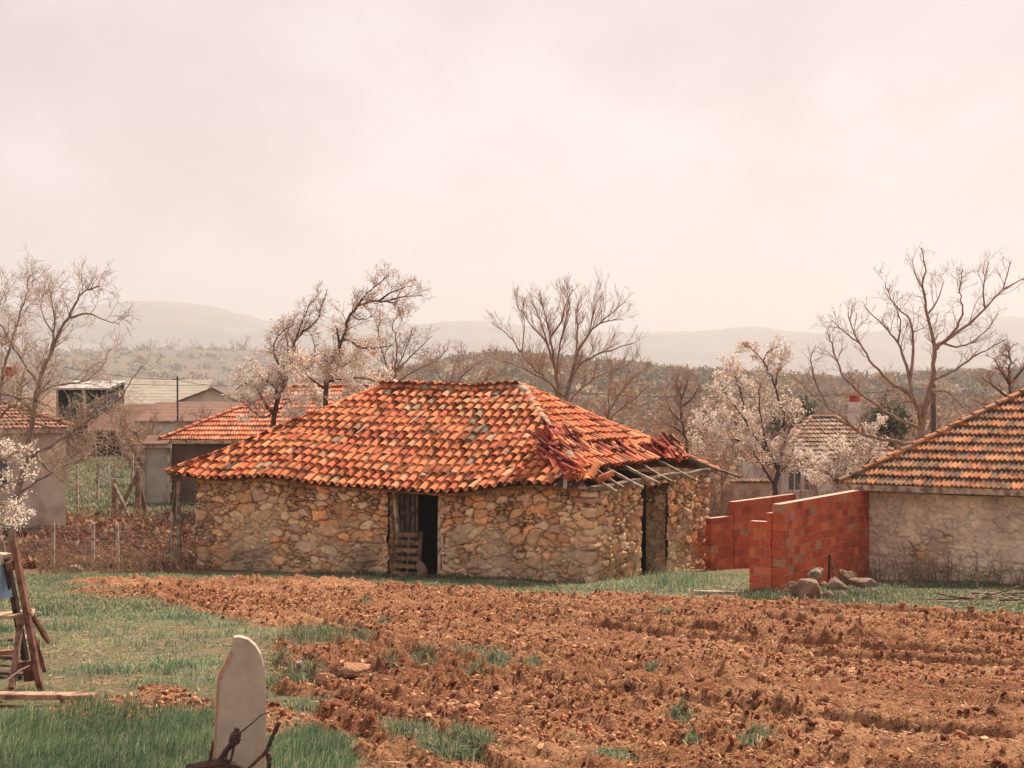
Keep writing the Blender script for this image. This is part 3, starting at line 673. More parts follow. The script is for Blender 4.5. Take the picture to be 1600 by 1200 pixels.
# ------------------------------------------------------------------ brick walls
def brick_run(parent, p0, p1, ztop, zbot, th=.19, bh=.185, bl=.30, seed=1, hole=None, toprow=True, name='brickwork'):
    """courses of hollow bricks between two ground points; ztop(s) gives the stepped top"""
    rg = random.Random(seed); p0 = np.array(p0, float); p1 = np.array(p1, float); L_ = np.hypot(*(p1 - p0)); t = (p1 - p0) / L_
    ang = math.atan2(t[1], t[0]); m = MB(); core = MB(); n = int((ztop(L_ / 2) + .6 - zbot) / bh) + 3
    for i in range(n):
        z = zbot + (i + .5) * bh; s = -(bl / 2 if i % 2 else 0) + rg.uniform(-.01, .01)
        while s < L_ - .02:
            a, b2 = max(s, 0), min(s + bl, L_); s += bl
            if b2 - a < .03 or z + bh / 2 > ztop((a + b2) / 2) + .02: continue
            if hole and hole[0] < (a + b2) / 2 < hole[1] and hole[2] < z < hole[3]: continue
            c = p0 + t * (a + b2) / 2
            q = rg.random(); base_ = (.52, .105, .042) if q < .6 else (.42, .08, .036) if q < .8 else (.6, .16, .065) if q < .92 else (.44, .2, .12)
            box(m, (c[0], c[1], z), (b2 - a - .016, th + rg.uniform(-.005, .005), bh - .018), ang + rg.gauss(0, .008), np.array(base_) * rg.uniform(.88, 1.1), .003)
            a_, b_c = max(a, .025), min(b2, L_ - .025); c2 = p0 + t * (a_ + b_c) / 2; box(core, (c2[0], c2[1], z - .003), (b_c - a_, th - .012, bh - .006), ang, (1, 1, 1))
    o = m.build(name, MT['brick'], parent); core.build('mortar', MT['mortar'], o)
    return o
E_ = np.array([5.46, 29.9]); H_ = np.array([8.36, 34.42]); t_ = (H_ - E_) / np.linalg.norm(H_ - E_); n_ = np.array([-t_[1], t_[0]])
bw = thing('brick_wall', 'red hollow brick wall stepped down at its near end, running back to the right house', 'wall', (E_[0], E_[1], .2))
brick_run(bw, E_ - n_ * 0 + n_ * .095, H_ + n_ * .095, lambda s: 2.07, -.55 + .77, seed=2) if False else brick_run(bw, E_ + n_ * .095, H_ + n_ * .095, lambda s: 2.06, .025, seed=2)
A_ = E_ + n_ * .195 + t_ * .095
brick_run(bw, A_, A_ + n_ * .5, lambda s: 1.87 if s < .22 else 1.69, .025, seed=3, bl=.25, name='brick_pier')
m = MB(); 
top0 = E_ + n_ * .095; 
R1 = np.array([5.1, 38.3]); R2 = np.array([5.8, 39.0]); R3 = np.array([8.0, 41.9])
bw2 = thing('brick_wall', 'red hollow brick wall standing behind, between the barn and the near brick wall', 'wall', (6.2, 39.6, -.4))
brick_run(bw2, R1, R2, lambda s: 1.05, -.65, seed=5)
brick_run(bw2, R2 + [.01, .012], R3, lambda s: 1.43 + .02 * s, -.65, seed=6, hole=(.62, .92, .42, .62))
x0, y0 = ground_at(1140, 884)
for k, lab in enumerate(['broken red brick lying on the ground in front of the rear brick wall', 'red brick fragment leaning on the foot of the rear brick wall', 'upright broken red brick beside the rear brick wall']):
    x = x0 + .28 * k + .0; y = y0 - .55 + .1 * k; m = MB(); Mx = np.array(Matrix.Rotation(.4 + k, 3, 'Z') @ Matrix.Rotation(.3 * k, 3, 'X'))
    box(m, (x, y, gz(x, y) + .1 + .04 * k), (.3 - .03 * k, .17, .19), 0, (.6, .12, .05), .015, Mx)
    box(m, (x + .03, y, gz(x, y) + .1 + .04 * k), (.302 - .03 * k, .04, .05), 0, (.2, .05, .03), .004, Mx)
    tag(m.build('broken_brick', MT['brick'], loc=(x, y, gz(x, y))), lab, 'brick', 'broken bricks by the rear wall')

# ------------------------------------------------------------------ interlocking tile roofs
def tile_slope(mb, E0, E1, R0, R1, row=.35, tw=.215, cs=.027, cols=None, lift=.048, wave=.026, moss_shaded=0, seed=1, thick=.05):
    e, Lt, wv, D, n = slope_frame(E0, E1, R0); c0 = np.dot(R0 - E0, e); c1 = np.dot(R1 - E0, e)
    nrow = int(round(D / row)); row = D / nrow
    for i in range(nrow):
        d0, d1 = i * row - .03, (i + 1) * row
        cl0 = c0 * max(d0, 0) / D; cr0 = Lt - (Lt - c1) * max(d0, 0) / D; cl1 = c0 * d1 / D; cr1 = Lt - (Lt - c1) * d1 / D
        k = max(3, int((cr0 - cl0) / cs)); q = np.linspace(0, 1, k)
        cA = cl0 + (cr0 - cl0) * q; cB = np.clip(cA, cl1, cr1)
        if cr1 - cl1 < .02: cB = np.full(k, (cl1 + cr1) / 2)
        ph = cA / tw + (i % 2) * .5
        hA = lift + wave * np.cos(ph * 2 * math.pi * 2) + .008 * np.cos(ph * 2 * math.pi)
        ti = np.floor(ph); jit = (hsh(ti, ti * 0 + i, seed) - .5) * .018; dj = (hsh(ti, ti * 0 + i, seed + 2) - .5) * .02
        hB = .004 + wave * np.cos(ph * 2 * math.pi * 2)
        a = E0 + e * cA[:, None] + wv * (d0 + dj)[:, None] + n * (hA + jit)[:, None]
        b2 = E0 + e * cB[:, None] + wv * d1 + n * (hB)[:, None]
        lo = a - n * (lift + .01)
        mf = .5 + .3 * (vn(cA * 2.3, cA * 0 + i * 3.1, seed + 9) - .5) + .12 * (hsh(ti, ti * 0 + i, seed + 8) - .5); mid = a + (b2 - a) * mf[:, None]
        v = np.vstack([lo, a, mid, b2])
        j = np.arange(k - 1); q4 = np.stack([j, j + 1, k + j + 1, k + j], 1); f = np.vstack([q4, q4 + k, q4 + 2 * k])
        tc_ = (hsh(ti[:-1], ti[:-1] * 0 + i, seed + 4) * len(cols)).astype(int) % len(cols)
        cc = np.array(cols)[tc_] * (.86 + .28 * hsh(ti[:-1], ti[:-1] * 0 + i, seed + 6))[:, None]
        mb.add(v, f, np.vstack([cc * .9, cc, cc * (.6 if moss_shaded < .5 else .34) * np.array([1, 1.05, 1.05])]))  # lips and upper bands darkened: row shadows put into colour, with moss
    mb.add(np.array([E0, E1, R1, R0]) - n * thick, [[0, 1, 2, 3]], (.15, .1, .08))
OR = [(.46, .19, .085), (.50, .225, .105), (.42, .17, .075), (.38, .195, .11), (.27, .15, .09)]
RD = [(.66, .20, .10), (.62, .24, .12), (.58, .17, .08), (.7, .27, .15)]
BR = [(.33, .20, .14), (.40, .23, .15), (.28, .18, .13), (.36, .26, .2)]
def house(name, label, x0, x1, y0, y1, zb, ze, zr, hipl, hipr, ov, wallmat, cols, rot=0, cs=.05, matr='old_tile', fas='wood', ridger=.1, over_l=None, skinned=False, tw=.215, row=.35):
    """hip or gable house with its long side along x; hipl/hipr = how far the ridge stops short (0 = gable)"""
    cx, cy = (x0 + x1) / 2, (y0 + y1) / 2
    t = thing(name, label, 'house', (cx, cy, zb)); cr, sr = math.cos(rot), math.sin(rot)
    def T(x, y, z): dx, dy = x - cx, y - cy; return np.array([cx + dx * cr - dy * sr, cy + dx * sr + dy * cr, z])
    ym = (y0 + y1) / 2; ol = ov if over_l is None else over_l
    if not skinned:
        m = MB(); q = [(x0, y0), (x1, y0), (x1, y1), (x0, y1)]
        for k in range(4):
            a, b2 = q[k], q[(k + 1) % 4]; m.add([T(*a, zb), T(*b2, zb), T(*b2, ze), T(*a, ze)], [[0, 1, 2, 3]])
        if hipl == 0: m.add([T(x0, y0, ze), T(x0, y1, ze), T(x0, ym, zr - .05)], [[0, 1, 2]])
        if hipr == 0: m.add([T(x1, y0, ze), T(x1, y1, ze), T(x1, ym, zr - .05)], [[0, 1, 2]])
        m.build('wall', MT[wallmat], t)
    m = MB(); zz = ze - .0
    A, Bq, C, D = T(x0 - ol, y0 - ov, zz), T(x1 + ov, y0 - ov, zz), T(x1 + ov, y1 + ov, zz), T(x0 - ol, y1 + ov, zz)
    rl_, rr2 = T(x0 - ol + hipl, ym, zr), T(x1 + ov - hipr, ym, zr)
    tile_slope(m, A, Bq, rl_, rr2, cols=cols, cs=cs, tw=tw, row=row, moss_shaded=1 if skinned else 0); tile_slope(m, C, D, rr2, rl_, cols=cols, cs=cs * 3, seed=4, tw=tw, row=row)
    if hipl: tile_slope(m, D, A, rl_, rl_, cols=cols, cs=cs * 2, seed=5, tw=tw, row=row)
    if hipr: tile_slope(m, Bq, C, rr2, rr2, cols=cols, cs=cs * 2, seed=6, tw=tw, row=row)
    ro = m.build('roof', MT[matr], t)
    rtm = MB(); mm = MB(); cf = lambda n: np.array(cols)[nr.integers(0, len(cols), n)] * nr.uniform(.9, 1.2, (n, 1))
    ridge_tiles(rtm, mm, rl_, rr2, cf, r=ridger, mort=.04)
    if hipl: ridge_tiles(rtm, mm, A, rl_, cf, r=ridger, mort=.045); ridge_tiles(rtm, mm, D, rl_, cf, r=ridger, mort=.04)
    if hipr: ridge_tiles(rtm, mm, Bq, rr2, cf, r=ridger, mort=.04)
    rtm.build('ridge_tile', MT[matr], ro)
    mm.build('ridge_mortar', MT['darkwall'], ro)
    m = MB()
    for a, b2 in ((A, Bq), (D, A), (Bq, C)):
        beam(m, a + [0, 0, -.09], b2 + [0, 0, -.09], .04, .14, (.5, .38, .27), 6, .006)
    m.build('fascia', MT[fas], t)
    return t, T, ro
def window(t, T, x, y, z, w_, h, mat='plaster'):
    m = MB()
    for dx in (-w_ / 2 - .04, w_ / 2 + .04): box(m, T(x + dx, y - .03, z), (.08, .1, h + .16))
    for dz in (-h / 2 - .04, h / 2 + .04): box(m, T(x, y - .03, z + dz), (w_, .1, .08))
    box(m, T(x, y - .02, z), (.05, .06, h)); o = m.build('window', MT[mat], t)
    m = MB(); box(m, T(x, y - .01, z), (w_, .03, h)); m.build('pane', MT['glass'], o)
def chimney(t, x, y, z0, z1, w_=.45, cap=None):
    m = MB(); box(m, (x, y, (z0 + z1) / 2), (w_, w_, z1 - z0), 0, (1, 1, 1)); box(m, (x, y, z1 - .35), (w_ + .06, w_ + .06, .08)); o = m.build('chimney', MT['plaster'], t)
    m = MB(); box(m, (x, y, z1 + .13), (w_ * .8, w_ * .8, .26), 0, (.45, .07, .05), .01); box(m, (x, y, z1 + .28), (w_ + .08, w_ + .08, .06), 0, (.5, .1, .07), .01); m.build('chimney_cap', MT['brick'], o)

# right house in front of the big tree
CW, CDp = 10.5, 7.6; cc0 = np.array([8.36, 34.45, 0]); cx_, cy_, _ = cc0 + U * CW / 2 + V * CDp / 2
hr, T, ro = house('cottage', 'low cottage with moss grown brown tile roof and peeling stone wall at the right edge', cx_ - CW / 2, cx_ + CW / 2, cy_ - CDp / 2, cy_ + CDp / 2, -.6, 2.2, 2.2 + 4.35 * .60, 4.35, 4.35, .55, 'plaster', OR, rot=-TH, cs=.027, skinned=True)
m = MB(); vcs = []
def plast(S_, Z_):
    a = fbm(S_ * .9 + 3, Z_ * 1.2, 91, 4); top = ss(.6, 1.7, Z_)
    s_ = S_ - CDp
    blob = 1 - ss(.3, 1.1, np.hypot((s_ - 1.1) * .8, (Z_ - 1.6))); blob = np.maximum(blob, 1 - ss(.3, 1.3, np.hypot(s_ - 3.4, Z_ - 1.2)))
    return np.clip(.25 + .7 * ss(.38, .56, a + .08 * top) + blob * .8, 0, .93)
cq = [cc0 + V * CDp, cc0, cc0 + U * CW, cc0 + U * CW + V * CDp, cc0 + V * CDp]
stone_skin(m, vcs, [q[:2] for q in cq], -.9, 2.16, 33, plaster=plast, tint=.95, amp=.05)
m.build('wall', MT['stone'], hr, smooth=True, vcol=np.vstack(vcs))
m = MB(); beam(m, cc0 - V * .1 + [0, 0, 2.03], cc0 + U * CW - V * .1 + [0, 0, 2.03], .12, .1, (.3, .2, .14), 14, .01); m.build('wall_plate', MT['wood'], hr)

# far left house
def Xp(px, Y_): return (px - 800) / F * Y_
def Zp(py, Y_): return CH - (py - 600) / F * Y_
lr = R(19); lU, lV = np.array([math.cos(lr), math.sin(lr)]), np.array([-math.sin(lr), math.cos(lr)]); lc = np.array([Xp(103, 45), 45]) - lU * 3.2 + lV * 2.6
t, T, ro = house('house', 'pale plastered house with brown tile roof at the far left behind the bare tree', lc[0] - 3.2, lc[0] + 3.2, lc[1] - 2.6, lc[1] + 2.6, -.2, Zp(668, 45), Zp(621, 47.5), 2.6, 2.6, .3, 'cream', [(.34, .17, .11), (.4, .19, .12), (.28, .15, .11)], cs=.06, rot=lr)
chimney(t, Xp(17, 47), 47, 3.4, Zp(588, 47), .4)
window(t, T, lc[0] + 1.2, lc[1] - 2.6, 1.9, .6, .8)
# red tiled house behind the barn
t, T, ro = house('house', 'dark stone house with bright red hipped tile roof behind the left end of the barn', Xp(268, 55), 1.5, 55, 61.5, -.2, Zp(686, 55), Zp(604, 58.3), 4.4, 4.2, .35, 'darkwall', RD, cs=.045, matr='tile')
m = MB(); a0, a1 = P(222, 693, 54.2), P(262, 693, 54.2)
m.add([a0, a1, a1 + [0, .9, .28], a0 + [0, .9, .28], a0 + [0, 0, -.06], a1 + [0, 0, -.06]], [[0, 1, 2, 3], [0, 4, 5, 1]]); 
m.build('porch_roof', MT['rust'], t)
m = MB()
for px in (225, 264): beam(m, P(px, 694, 54.5), (Xp(px, 54.5), 54.5, -.2), .1, .1, (.5, .42, .34))
beam(m, P(222, 697, 54.3), P(268, 697, 54.3), .06, .12, (.55, .48, .4)); m.build('porch_frame', MT['wood'], t)
m = MB(); m.add([(Xp(227, 54.6), 54.6, -.2), (Xp(262, 54.6), 54.6, -.2), P(262, 697, 54.6), P(227, 697, 54.6)], [[0, 1, 2, 3]]); m.build('porch_panel', MT['metal'], t)

# sheds far left
def shed(name, label, x0, x1, y0, y1, zb, zf, zk, wallmat, roofmat, ribs=.35, openf=False, cat='shed'):
    t = thing(name, label, cat, ((x0 + x1) / 2, (y0 + y1) / 2, zb)); m = MB(); q = [(x0, y0), (x1, y0), (x1, y1), (x0, y1)]; zs = [zf, zf, zk, zk]
    for k in range(4):
        if openf and k == 0: continue
        a, b2 = k, (k + 1) % 4; m.add([(*q[a], zb), (*q[b2], zb), (*q[b2], zs[b2]), (*q[a], zs[a])], [[0, 1, 2, 3]])
    m.build('wall', MT[wallmat], t); m = MB(); n = max(4, int((y1 - y0) / ribs)); xs = np.array([x0 - .2, x1 + .2]); v = []
    for i in range(2 * n + 1):
        yy = y0 - .3 + (y1 - y0 + .6) * i / (2 * n); z = zf + (zk - zf) * (yy - y0) / (y1 - y0) + (.05 if i % 2 else 0) + .03
        v += [(xs[0], yy, z), (xs[1], yy, z)]
    m.add(v, grid_faces(2 * n + 1, 2)); v2 = [np.array(q) - [0, 0, .12] for q in v]; m.add(v2, grid_faces(2 * n + 1, 2)); 
    m.add([v[0], v[1], v2[1], v2[0]], [[0, 1, 2, 3]]); m.build('roof', MT[roofmat], t)
    if openf:
        for k in range(3):
            mm = MB(); xx = x0 + .1 + (x1 - x0 - .2) * k / 2; beam(mm, (xx, y0, zb), (xx, y0, zf), .1, .1, (.45, .38, .3)); mm.build('post', MT['wood'], t)
    return t
shed('shed', 'open fronted dark shed under a rusty brown roof at the top of the green paddock', Xp(142, 92), Xp(262, 92), 92, 97, -.3, Zp(671, 92), Zp(634, 97), 'dark', 'rust', openf=True)
shed('barn', 'long pale barn with ribbed cream metal roof, beyond the open dark shed', Xp(172, 112), Xp(302, 112), 112, 118, -1, Zp(640, 112), Zp(596, 118), 'darkwall', 'sheet', .55, cat='barn')
t = shed('shed', 'tall lean-to with a thin white edged roof left of the long pale barn', Xp(88, 100), Xp(170, 100), 100, 104, -1, Zp(606, 100), Zp(596, 104), 'dark', 'metal', 1, openf=True)
t, T, ro = house('house', 'grey gabled outbuilding with dark roof edges, left of the white blossom trees', 0, 5.5, 0, .1, 0, 1, 2, 0, 0, .1, 'cream', BR) if False else (None, None, None)
def gable_house(name, label, px0, px1, pyE, pxA, pyA, Y0, Y1, wm, rm):
    t = thing(name, label, 'house', (Xp((px0 + px1) / 2, Y0), (Y0 + Y1) / 2, -1)); xa, xb, xm = Xp(px0, Y0), Xp(px1, Y0), Xp(pxA, Y0); ze, za = Zp(pyE, Y0), Zp(pyA, Y0)
    m = MB(); m.add([(xa, Y0, -1), (xb, Y0, -1), (xb, Y0, ze), (xm, Y0, za), (xa, Y0, ze)], [[0, 1, 2, 3], ]); m.add([(xa, Y0, -1), (xm, Y0, za), (xa, Y0, ze)], [[0, 1, 2]])
    m.add([(xa, Y0, -1), (xa, Y1, -1), (xa, Y1, ze), (xa, Y0, ze)], [[0, 1, 2, 3]]); m.add([(xb, Y0, -1), (xb, Y1, -1), (xb, Y1, ze), (xb, Y0, ze)], [[0, 1, 2, 3]]); m.build('wall', MT[wm], t)
    m = MB()
    for x, s in ((xa - .4, -1), (xb + .4, 1)):
        zo = ze - .15; v = [(x, Y0 - .3, zo), (xm, Y0 - .3, za + .08), (xm, Y1, za + .08), (x, Y1, zo)]; v2 = [(a, b2, c - .14) for a, b2, c in v]; m.add(v + v2, [[0, 1, 2, 3], [4, 5, 6, 7], [0, 1, 5, 4], [0, 3, 7, 4]])
    m.build('roof', MT[rm], t); return t
gable_house('house', 'grey gabled outbuilding with dark roof edges, left of the white blossom trees', 284, 366, 624, 333, 607, 98, 106, 'cream', 'darkwall')
shed('shed', 'low shed with plain reddish brown roof in front of the grey gabled outbuilding', Xp(218, 88), Xp(352, 88), 88, 93, -.3, Zp(657, 88), Zp(630, 93), 'plaster', 'rust', .8)
# white house at the right
t, T, ro = house('house', 'whitewashed house with grey brown hipped roof behind the right blossom tree', Xp(1222, 60), Xp(1400, 60), 60, 66, -1.8, Zp(716, 60), Zp(652, 63), 2.1, 2.1, .3, 'plaster', BR, cs=.06)
window(t, T, Xp(1241, 60), 60, Zp(750, 60), .5, .8); window(t, T, Xp(1266, 60), 60, Zp(750, 60), .5, .8, 'plaster')
chimney(t, Xp(1335, 64), 64, 2.2, Zp(628, 64), .45)
m = MB(); box(m, (Xp(1200, 61.5), 62, (-1.8 + Zp(722, 61)) / 2), (1.5, 3, Zp(722, 61) + 1.8)); m.build('annex_wall', MT['plaster'], t)
m = MB(); a0 = np.array([Xp(1168, 60), 60.2, Zp(722, 60)]); a1 = np.array([Xp(1224, 60), 60.2, Zp(722, 60)])
tile_slope(m, a0, a1, a0 + [0, 1.9, .45], a1 + [0, 1.9, .45], cols=OR, cs=.06); m.build('annex_roof', MT['old_tile'], t)
gw = thing('garden_wall', 'pale garden wall with a tiled cap in front of the whitewashed house', 'wall', (Xp(1172, 52), 52, -1.3))
m = MB(); box(m, (Xp(1172, 52), 52, (-1.4 + Zp(752, 52)) / 2), (Xp(1202, 52) - Xp(1142, 52), .2, Zp(752, 52) + 1.4)); m.build('wall_body', MT['cream'], gw)
m = MB(); a0 = np.array([Xp(1140, 52), 51.8, Zp(752, 52)]); a1 = np.array([Xp(1204, 52), 51.8, Zp(752, 52)]); tile_slope(m, a0, a1, a0 + [0, .25, .1], a1 + [0, .25, .1], cols=BR, cs=.05, row=.25); m.build('coping', MT['old_tile'], gw)

# ------------------------------------------------------------------ trees
def grow(limbs, Y0, spawn=1.0, tw=.010, depth=3, up=.25, L0=1.0, seed=1, blossoms=0, bfn=None, bend=.35, spread=(.5, 1.1), bsize=.04, keepdz=None):
    """limbs: pixel polylines at distance Y0 -> trunk mesh, twig mesh, blossom mesh"""
    rg = np.random.default_rng(seed); T_, C_ = MB(), MB(); S0, S1, A0, A1 = [], [], [], []; tips = []
    queue = []
    for pts, r0, r1, dz in limbs:
        n = len(pts); tt = np.linspace(0, 1, n); ys = Y0
        if queue:
            al = np.vstack([q_[0] for q_ in queue]); s0 = P(*pts[0], Y0); k_ = np.argmin(np.hypot(al[:, 0] - s0[0], al[:, 2] - s0[2]))
            if np.hypot(al[k_, 0] - s0[0], al[k_, 2] - s0[2]) < .6: ys = al[k_, 1]; pts = [(800 + F * al[k_, 0] / ys, 600 + F * (CH - al[k_, 2]) / ys)] + list(pts[1:])
        p = np.array([P(a, b2, ys + dz * t_) for (a, b2), t_ in zip(pts, tt)])
        m = (n - 1) * 4 + 1; q = np.linspace(0, n - 1, m)
        # Catmull-like smoothing by cubic interpolation of each coordinate
        pp = np.stack([np.interp(q, np.arange(n), p[:, k]) for k in range(3)], 1)
        for _ in range(2): pp[1:-1] = (pp[:-2] + pp[1:-1] * 2 + pp[2:]) / 4
        L_ = np.linalg.norm(np.diff(pp, axis=0), axis=1).sum(); pp[1:-1] += rg.normal(0, .012 * min(L_, 3), (m - 2, 3)) * .5
        sc_ = Y0 / F; rad = (r1 + (r0 - r1) * (1 - np.linspace(0, 1, m)) ** 1.35) * sc_ * .68
        tube(T_, pp, rad, 8 if r0 > 3 else 6, cap=False, lump=.06)
        queue.append((pp, rad, 0))
    while queue:
        pp, rad, lv = queue.pop()
        L_ = np.linalg.norm(np.diff(pp, axis=0), axis=1).sum()
        if lv >= depth or L_ < .12: continue
        nch = int(L_ * (3.6 if lv == 0 else 5.2 if lv == 1 else 6.5) * spawn + rg.random())
        for c in range(nch):
            t = rg.uniform(.22 if lv == 0 else .1, 1); i = min(int(t * (len(pp) - 1)), len(pp) - 2); f = t * (len(pp) - 1) - i
            b0 = pp[i] * (1 - f) + pp[i + 1] * f; d = pp[i + 1] - pp[i]; d /= np.linalg.norm(d) + 1e-9
            r = (rad[i] * (1 - f) + rad[i + 1] * f)
            a = rg.uniform(*spread); s = rg.normal(size=3); s -= d * s.dot(d); s /= np.linalg.norm(s) + 1e-9
            nd = d * math.cos(a) + s * math.sin(a); nd[2] += up * (1 - .2 * lv); nd /= np.linalg.norm(nd)
            ll = L0 * (1.0, .5, .26)[lv] * rg.uniform(.45, 1.25) * (1.2 - .78 * t)
            ns = 6 if lv == 0 else 4 if lv == 1 else 3; q = [b0]
            for k in range(ns):
                nd = nd + rg.normal(0, bend, 3) * (.55 if lv == 0 else .8) ; nd[2] += up * .12; nd /= np.linalg.norm(nd); q.append(q[-1] + nd * ll / ns)
            q = np.array(q); rs = min(r * .6, tw * (2.1, 1.25, .8)[lv] * rg.uniform(.8, 1.2)); rr = np.linspace(max(rs, tw * .55), tw * .45, ns + 1)
            S0.append(q[:-1]); S1.append(q[1:]); A0.append(rr[:-1]); A1.append(rr[1:]); tips.append(q)
            queue.append((q, rr, lv + 1))
    if S0: segs(C_, np.vstack(S0), np.vstack(S1), np.concatenate(A0), np.concatenate(A1), 3)
    Bm = None
    if blossoms:
        allp = np.vstack(tips); k = rg.integers(0, len(allp), blossoms * 4); p = allp[k]
        if bfn is not None:
            px = 800 + F * p[:, 0] / p[:, 1]; py = 600 + F * (CH - p[:, 2]) / p[:, 1]; pr = bfn(px, py); p = p[rg.random(len(p)) < pr]
        p = p[:blossoms]; n = len(p); p = p + rg.normal(0, .035, p.shape)
        a = np.arange(5) * 2 * math.pi / 5; tv = np.vstack([[0, 0, -.25], np.stack([np.cos(a), np.sin(a), a * 0], 1)]); tf = np.array([[0, i + 1, (i + 1) % 5 + 1] for i in range(5)])
        q = rg.normal(size=(n, 4)); q /= np.linalg.norm(q, axis=1)[:, None]; w_, x, y, z = q.T
        M = np.stack([1 - 2 * (y * y + z * z), 2 * (x * y - z * w_), 2 * (x * z + y * w_), 2 * (x * y + z * w_), 1 - 2 * (x * x + z * z), 2 * (y * z - x * w_), 2 * (x * z - y * w_), 2 * (y * z + x * w_), 1 - 2 * (x * x + y * y)], 1).reshape(n, 3, 3)
        M = M * (bsize * rg.uniform(.6, 1.2, n))[:, None, None]
        cc = np.where(rg.random((n, 1)) < .88, np.array([[1.0, .97, .93]]), np.array([[.75, .5, .4]])) * rg.uniform(.8, 1.05, (n, 1))
        Bm = MB(); inst(Bm, tv, tf, M, p, cc)
    return T_, C_, Bm
def tree(name, label, limbs, Y0, tm='bark', cm='twig', cat='tree', group=None, **kw):
    T_, C_, Bm = grow(limbs, Y0, **kw); b0 = T_.v[0].mean(0)
    p0 = limbs[0][0][0]; b0 = P(*p0, Y0)
    t = thing(name, label, cat, tuple(b0), group)
    T_.build('trunk', MT[tm], t, smooth=True)
    if C_.v: C_.build('crown', MT[cm], t)
    if Bm: Bm.build('blossom', MT['blossom'], t)
    return t
def gy_px(Y_, px): return 600 + F * (CH - float(G0(Xp(px, Y_), Y_))) / Y_
# far-left bare tree
tree('bare_tree', 'tall bare tree with pinkish twigs at the left edge, in front of the pale house',
     [([(12, 900), (22, 810), (36, 735), (52, 660), (60, 600), (75, 560), (92, 520), (112, 487), (125, 460), (140, 450), (156, 447)], 9, 1.4, -.4),
      ([(58, 602), (40, 570), (20, 545), (0, 505), (-20, 470)], 4, 1.2, .8), ([(40, 725), (62, 706), (95, 690), (130, 662), (160, 645), (190, 620), (200, 600), (222, 572)], 5, 1, -1),
      ([(108, 492), (138, 488), (160, 500), (186, 506)], 3, .9, .5), ([(76, 560), (86, 520), (84, 480), (75, 445)], 3, .8, -.8), ([(55, 640), (30, 622), (0, 615), (-30, 600)], 4, 1, -.6),
      ([(60, 610), (90, 600), (130, 598), (160, 575), (172, 545)], 3, .8, .9), ([(50, 665), (85, 668), (130, 682), (160, 692), (182, 706)], 3.4, .9, -1.2),
      ([(42, 700), (68, 730), (98, 752), (135, 780)], 3.4, .8, -.9), ([(30, 770), (70, 745), (100, 728), (125, 720), (160, 702)], 3.4, .9, .7), ([(90, 522), (70, 500), (62, 470), (70, 445)], 2.5, .7, 1),
      ([(-12, 905), (-14, 760), (-8, 660), (4, 600), (12, 550), (28, 500), (40, 462), (46, 430)], 7, 1, .9), ([(-8, 665), (12, 640), (34, 620), (70, 630), (96, 650)], 3.5, .8, -.8), ([(4, 600), (-12, 550), (-10, 500), (8, 455)], 3, .8, .4)],
     38, spawn=1.3, tw=.008, L0=1.25, seed=5, bend=.42, cm='pale_twig')
# blossom branches of a tree standing just outside the left edge
tree('plum_tree', 'white blossoming branches reaching in at the left edge above the wooden trestle',
     [([(-90, 985), (-85, 900), (-70, 820), (-50, 760), (-20, 725), (15, 712), (40, 700)], 8, 1.5, -.5), ([(-75, 830), (-40, 800), (0, 785), (30, 790), (52, 812)], 5, 1, .4), ([(-60, 785), (-30, 745), (0, 690), (10, 660)], 4, 1, .2), ([(-78, 850), (-40, 835), (0, 820), (35, 826)], 4, 1, -.3), ([(-55, 770), (-20, 765), (20, 752), (50, 745)], 4, 1, .5)],
     27, spawn=1.3, tw=.008, L0=.6, seed=6, blossoms=2200, bsize=.022, bfn=lambda px, py: 1. * (py > 690))
# the two leaning almond trees behind the barn
bl = lambda px, py: np.clip(ss(520, 600, py + (fbm(px / 40, py / 40, 5, 2) - .5) * 90) + .05, 0, 1)
tree('almond_tree', 'left one of the two dark trunked blossoming trees behind the barn roof',
     [([(424, gy_px(50, 424)), (425, 700), (429, 642), (440, 605), (456, 578), (458, 545), (461, 530), (480, 514), (497, 500), (503, 478), (511, 452)], 8, 1, .6), ([(440, 600), (437, 588), (435, 568), (426, 545), (434, 524), (450, 512)], 4.5, 1, -.8),
      ([(441, 603), (440, 590), (457, 582), (475, 581), (492, 566), (494, 548), (488, 530)], 4, 1, .8), ([(433, 625), (431, 605), (414, 592), (386, 597), (368, 610)], 3.4, 1, -.5), ([(424, 648), (419, 640), (412, 625), (405, 615)], 4.5, 3, -.3),
      ([(459, 532), (474, 500), (482, 478), (496, 462)], 2.5, .8, .3), ([(456, 575), (450, 540), (445, 520), (462, 505)], 2.2, .8, -.6), ([(432, 640), (455, 625), (480, 618), (500, 625)], 3, .8, -.8), ([(428, 650), (410, 655), (392, 640), (375, 625)], 2.4, .8, -.8)],
     50, tm='dark_bark', spawn=1.6, tw=.008, L0=.95, seed=8, blossoms=11000, bfn=bl, bsize=.030)
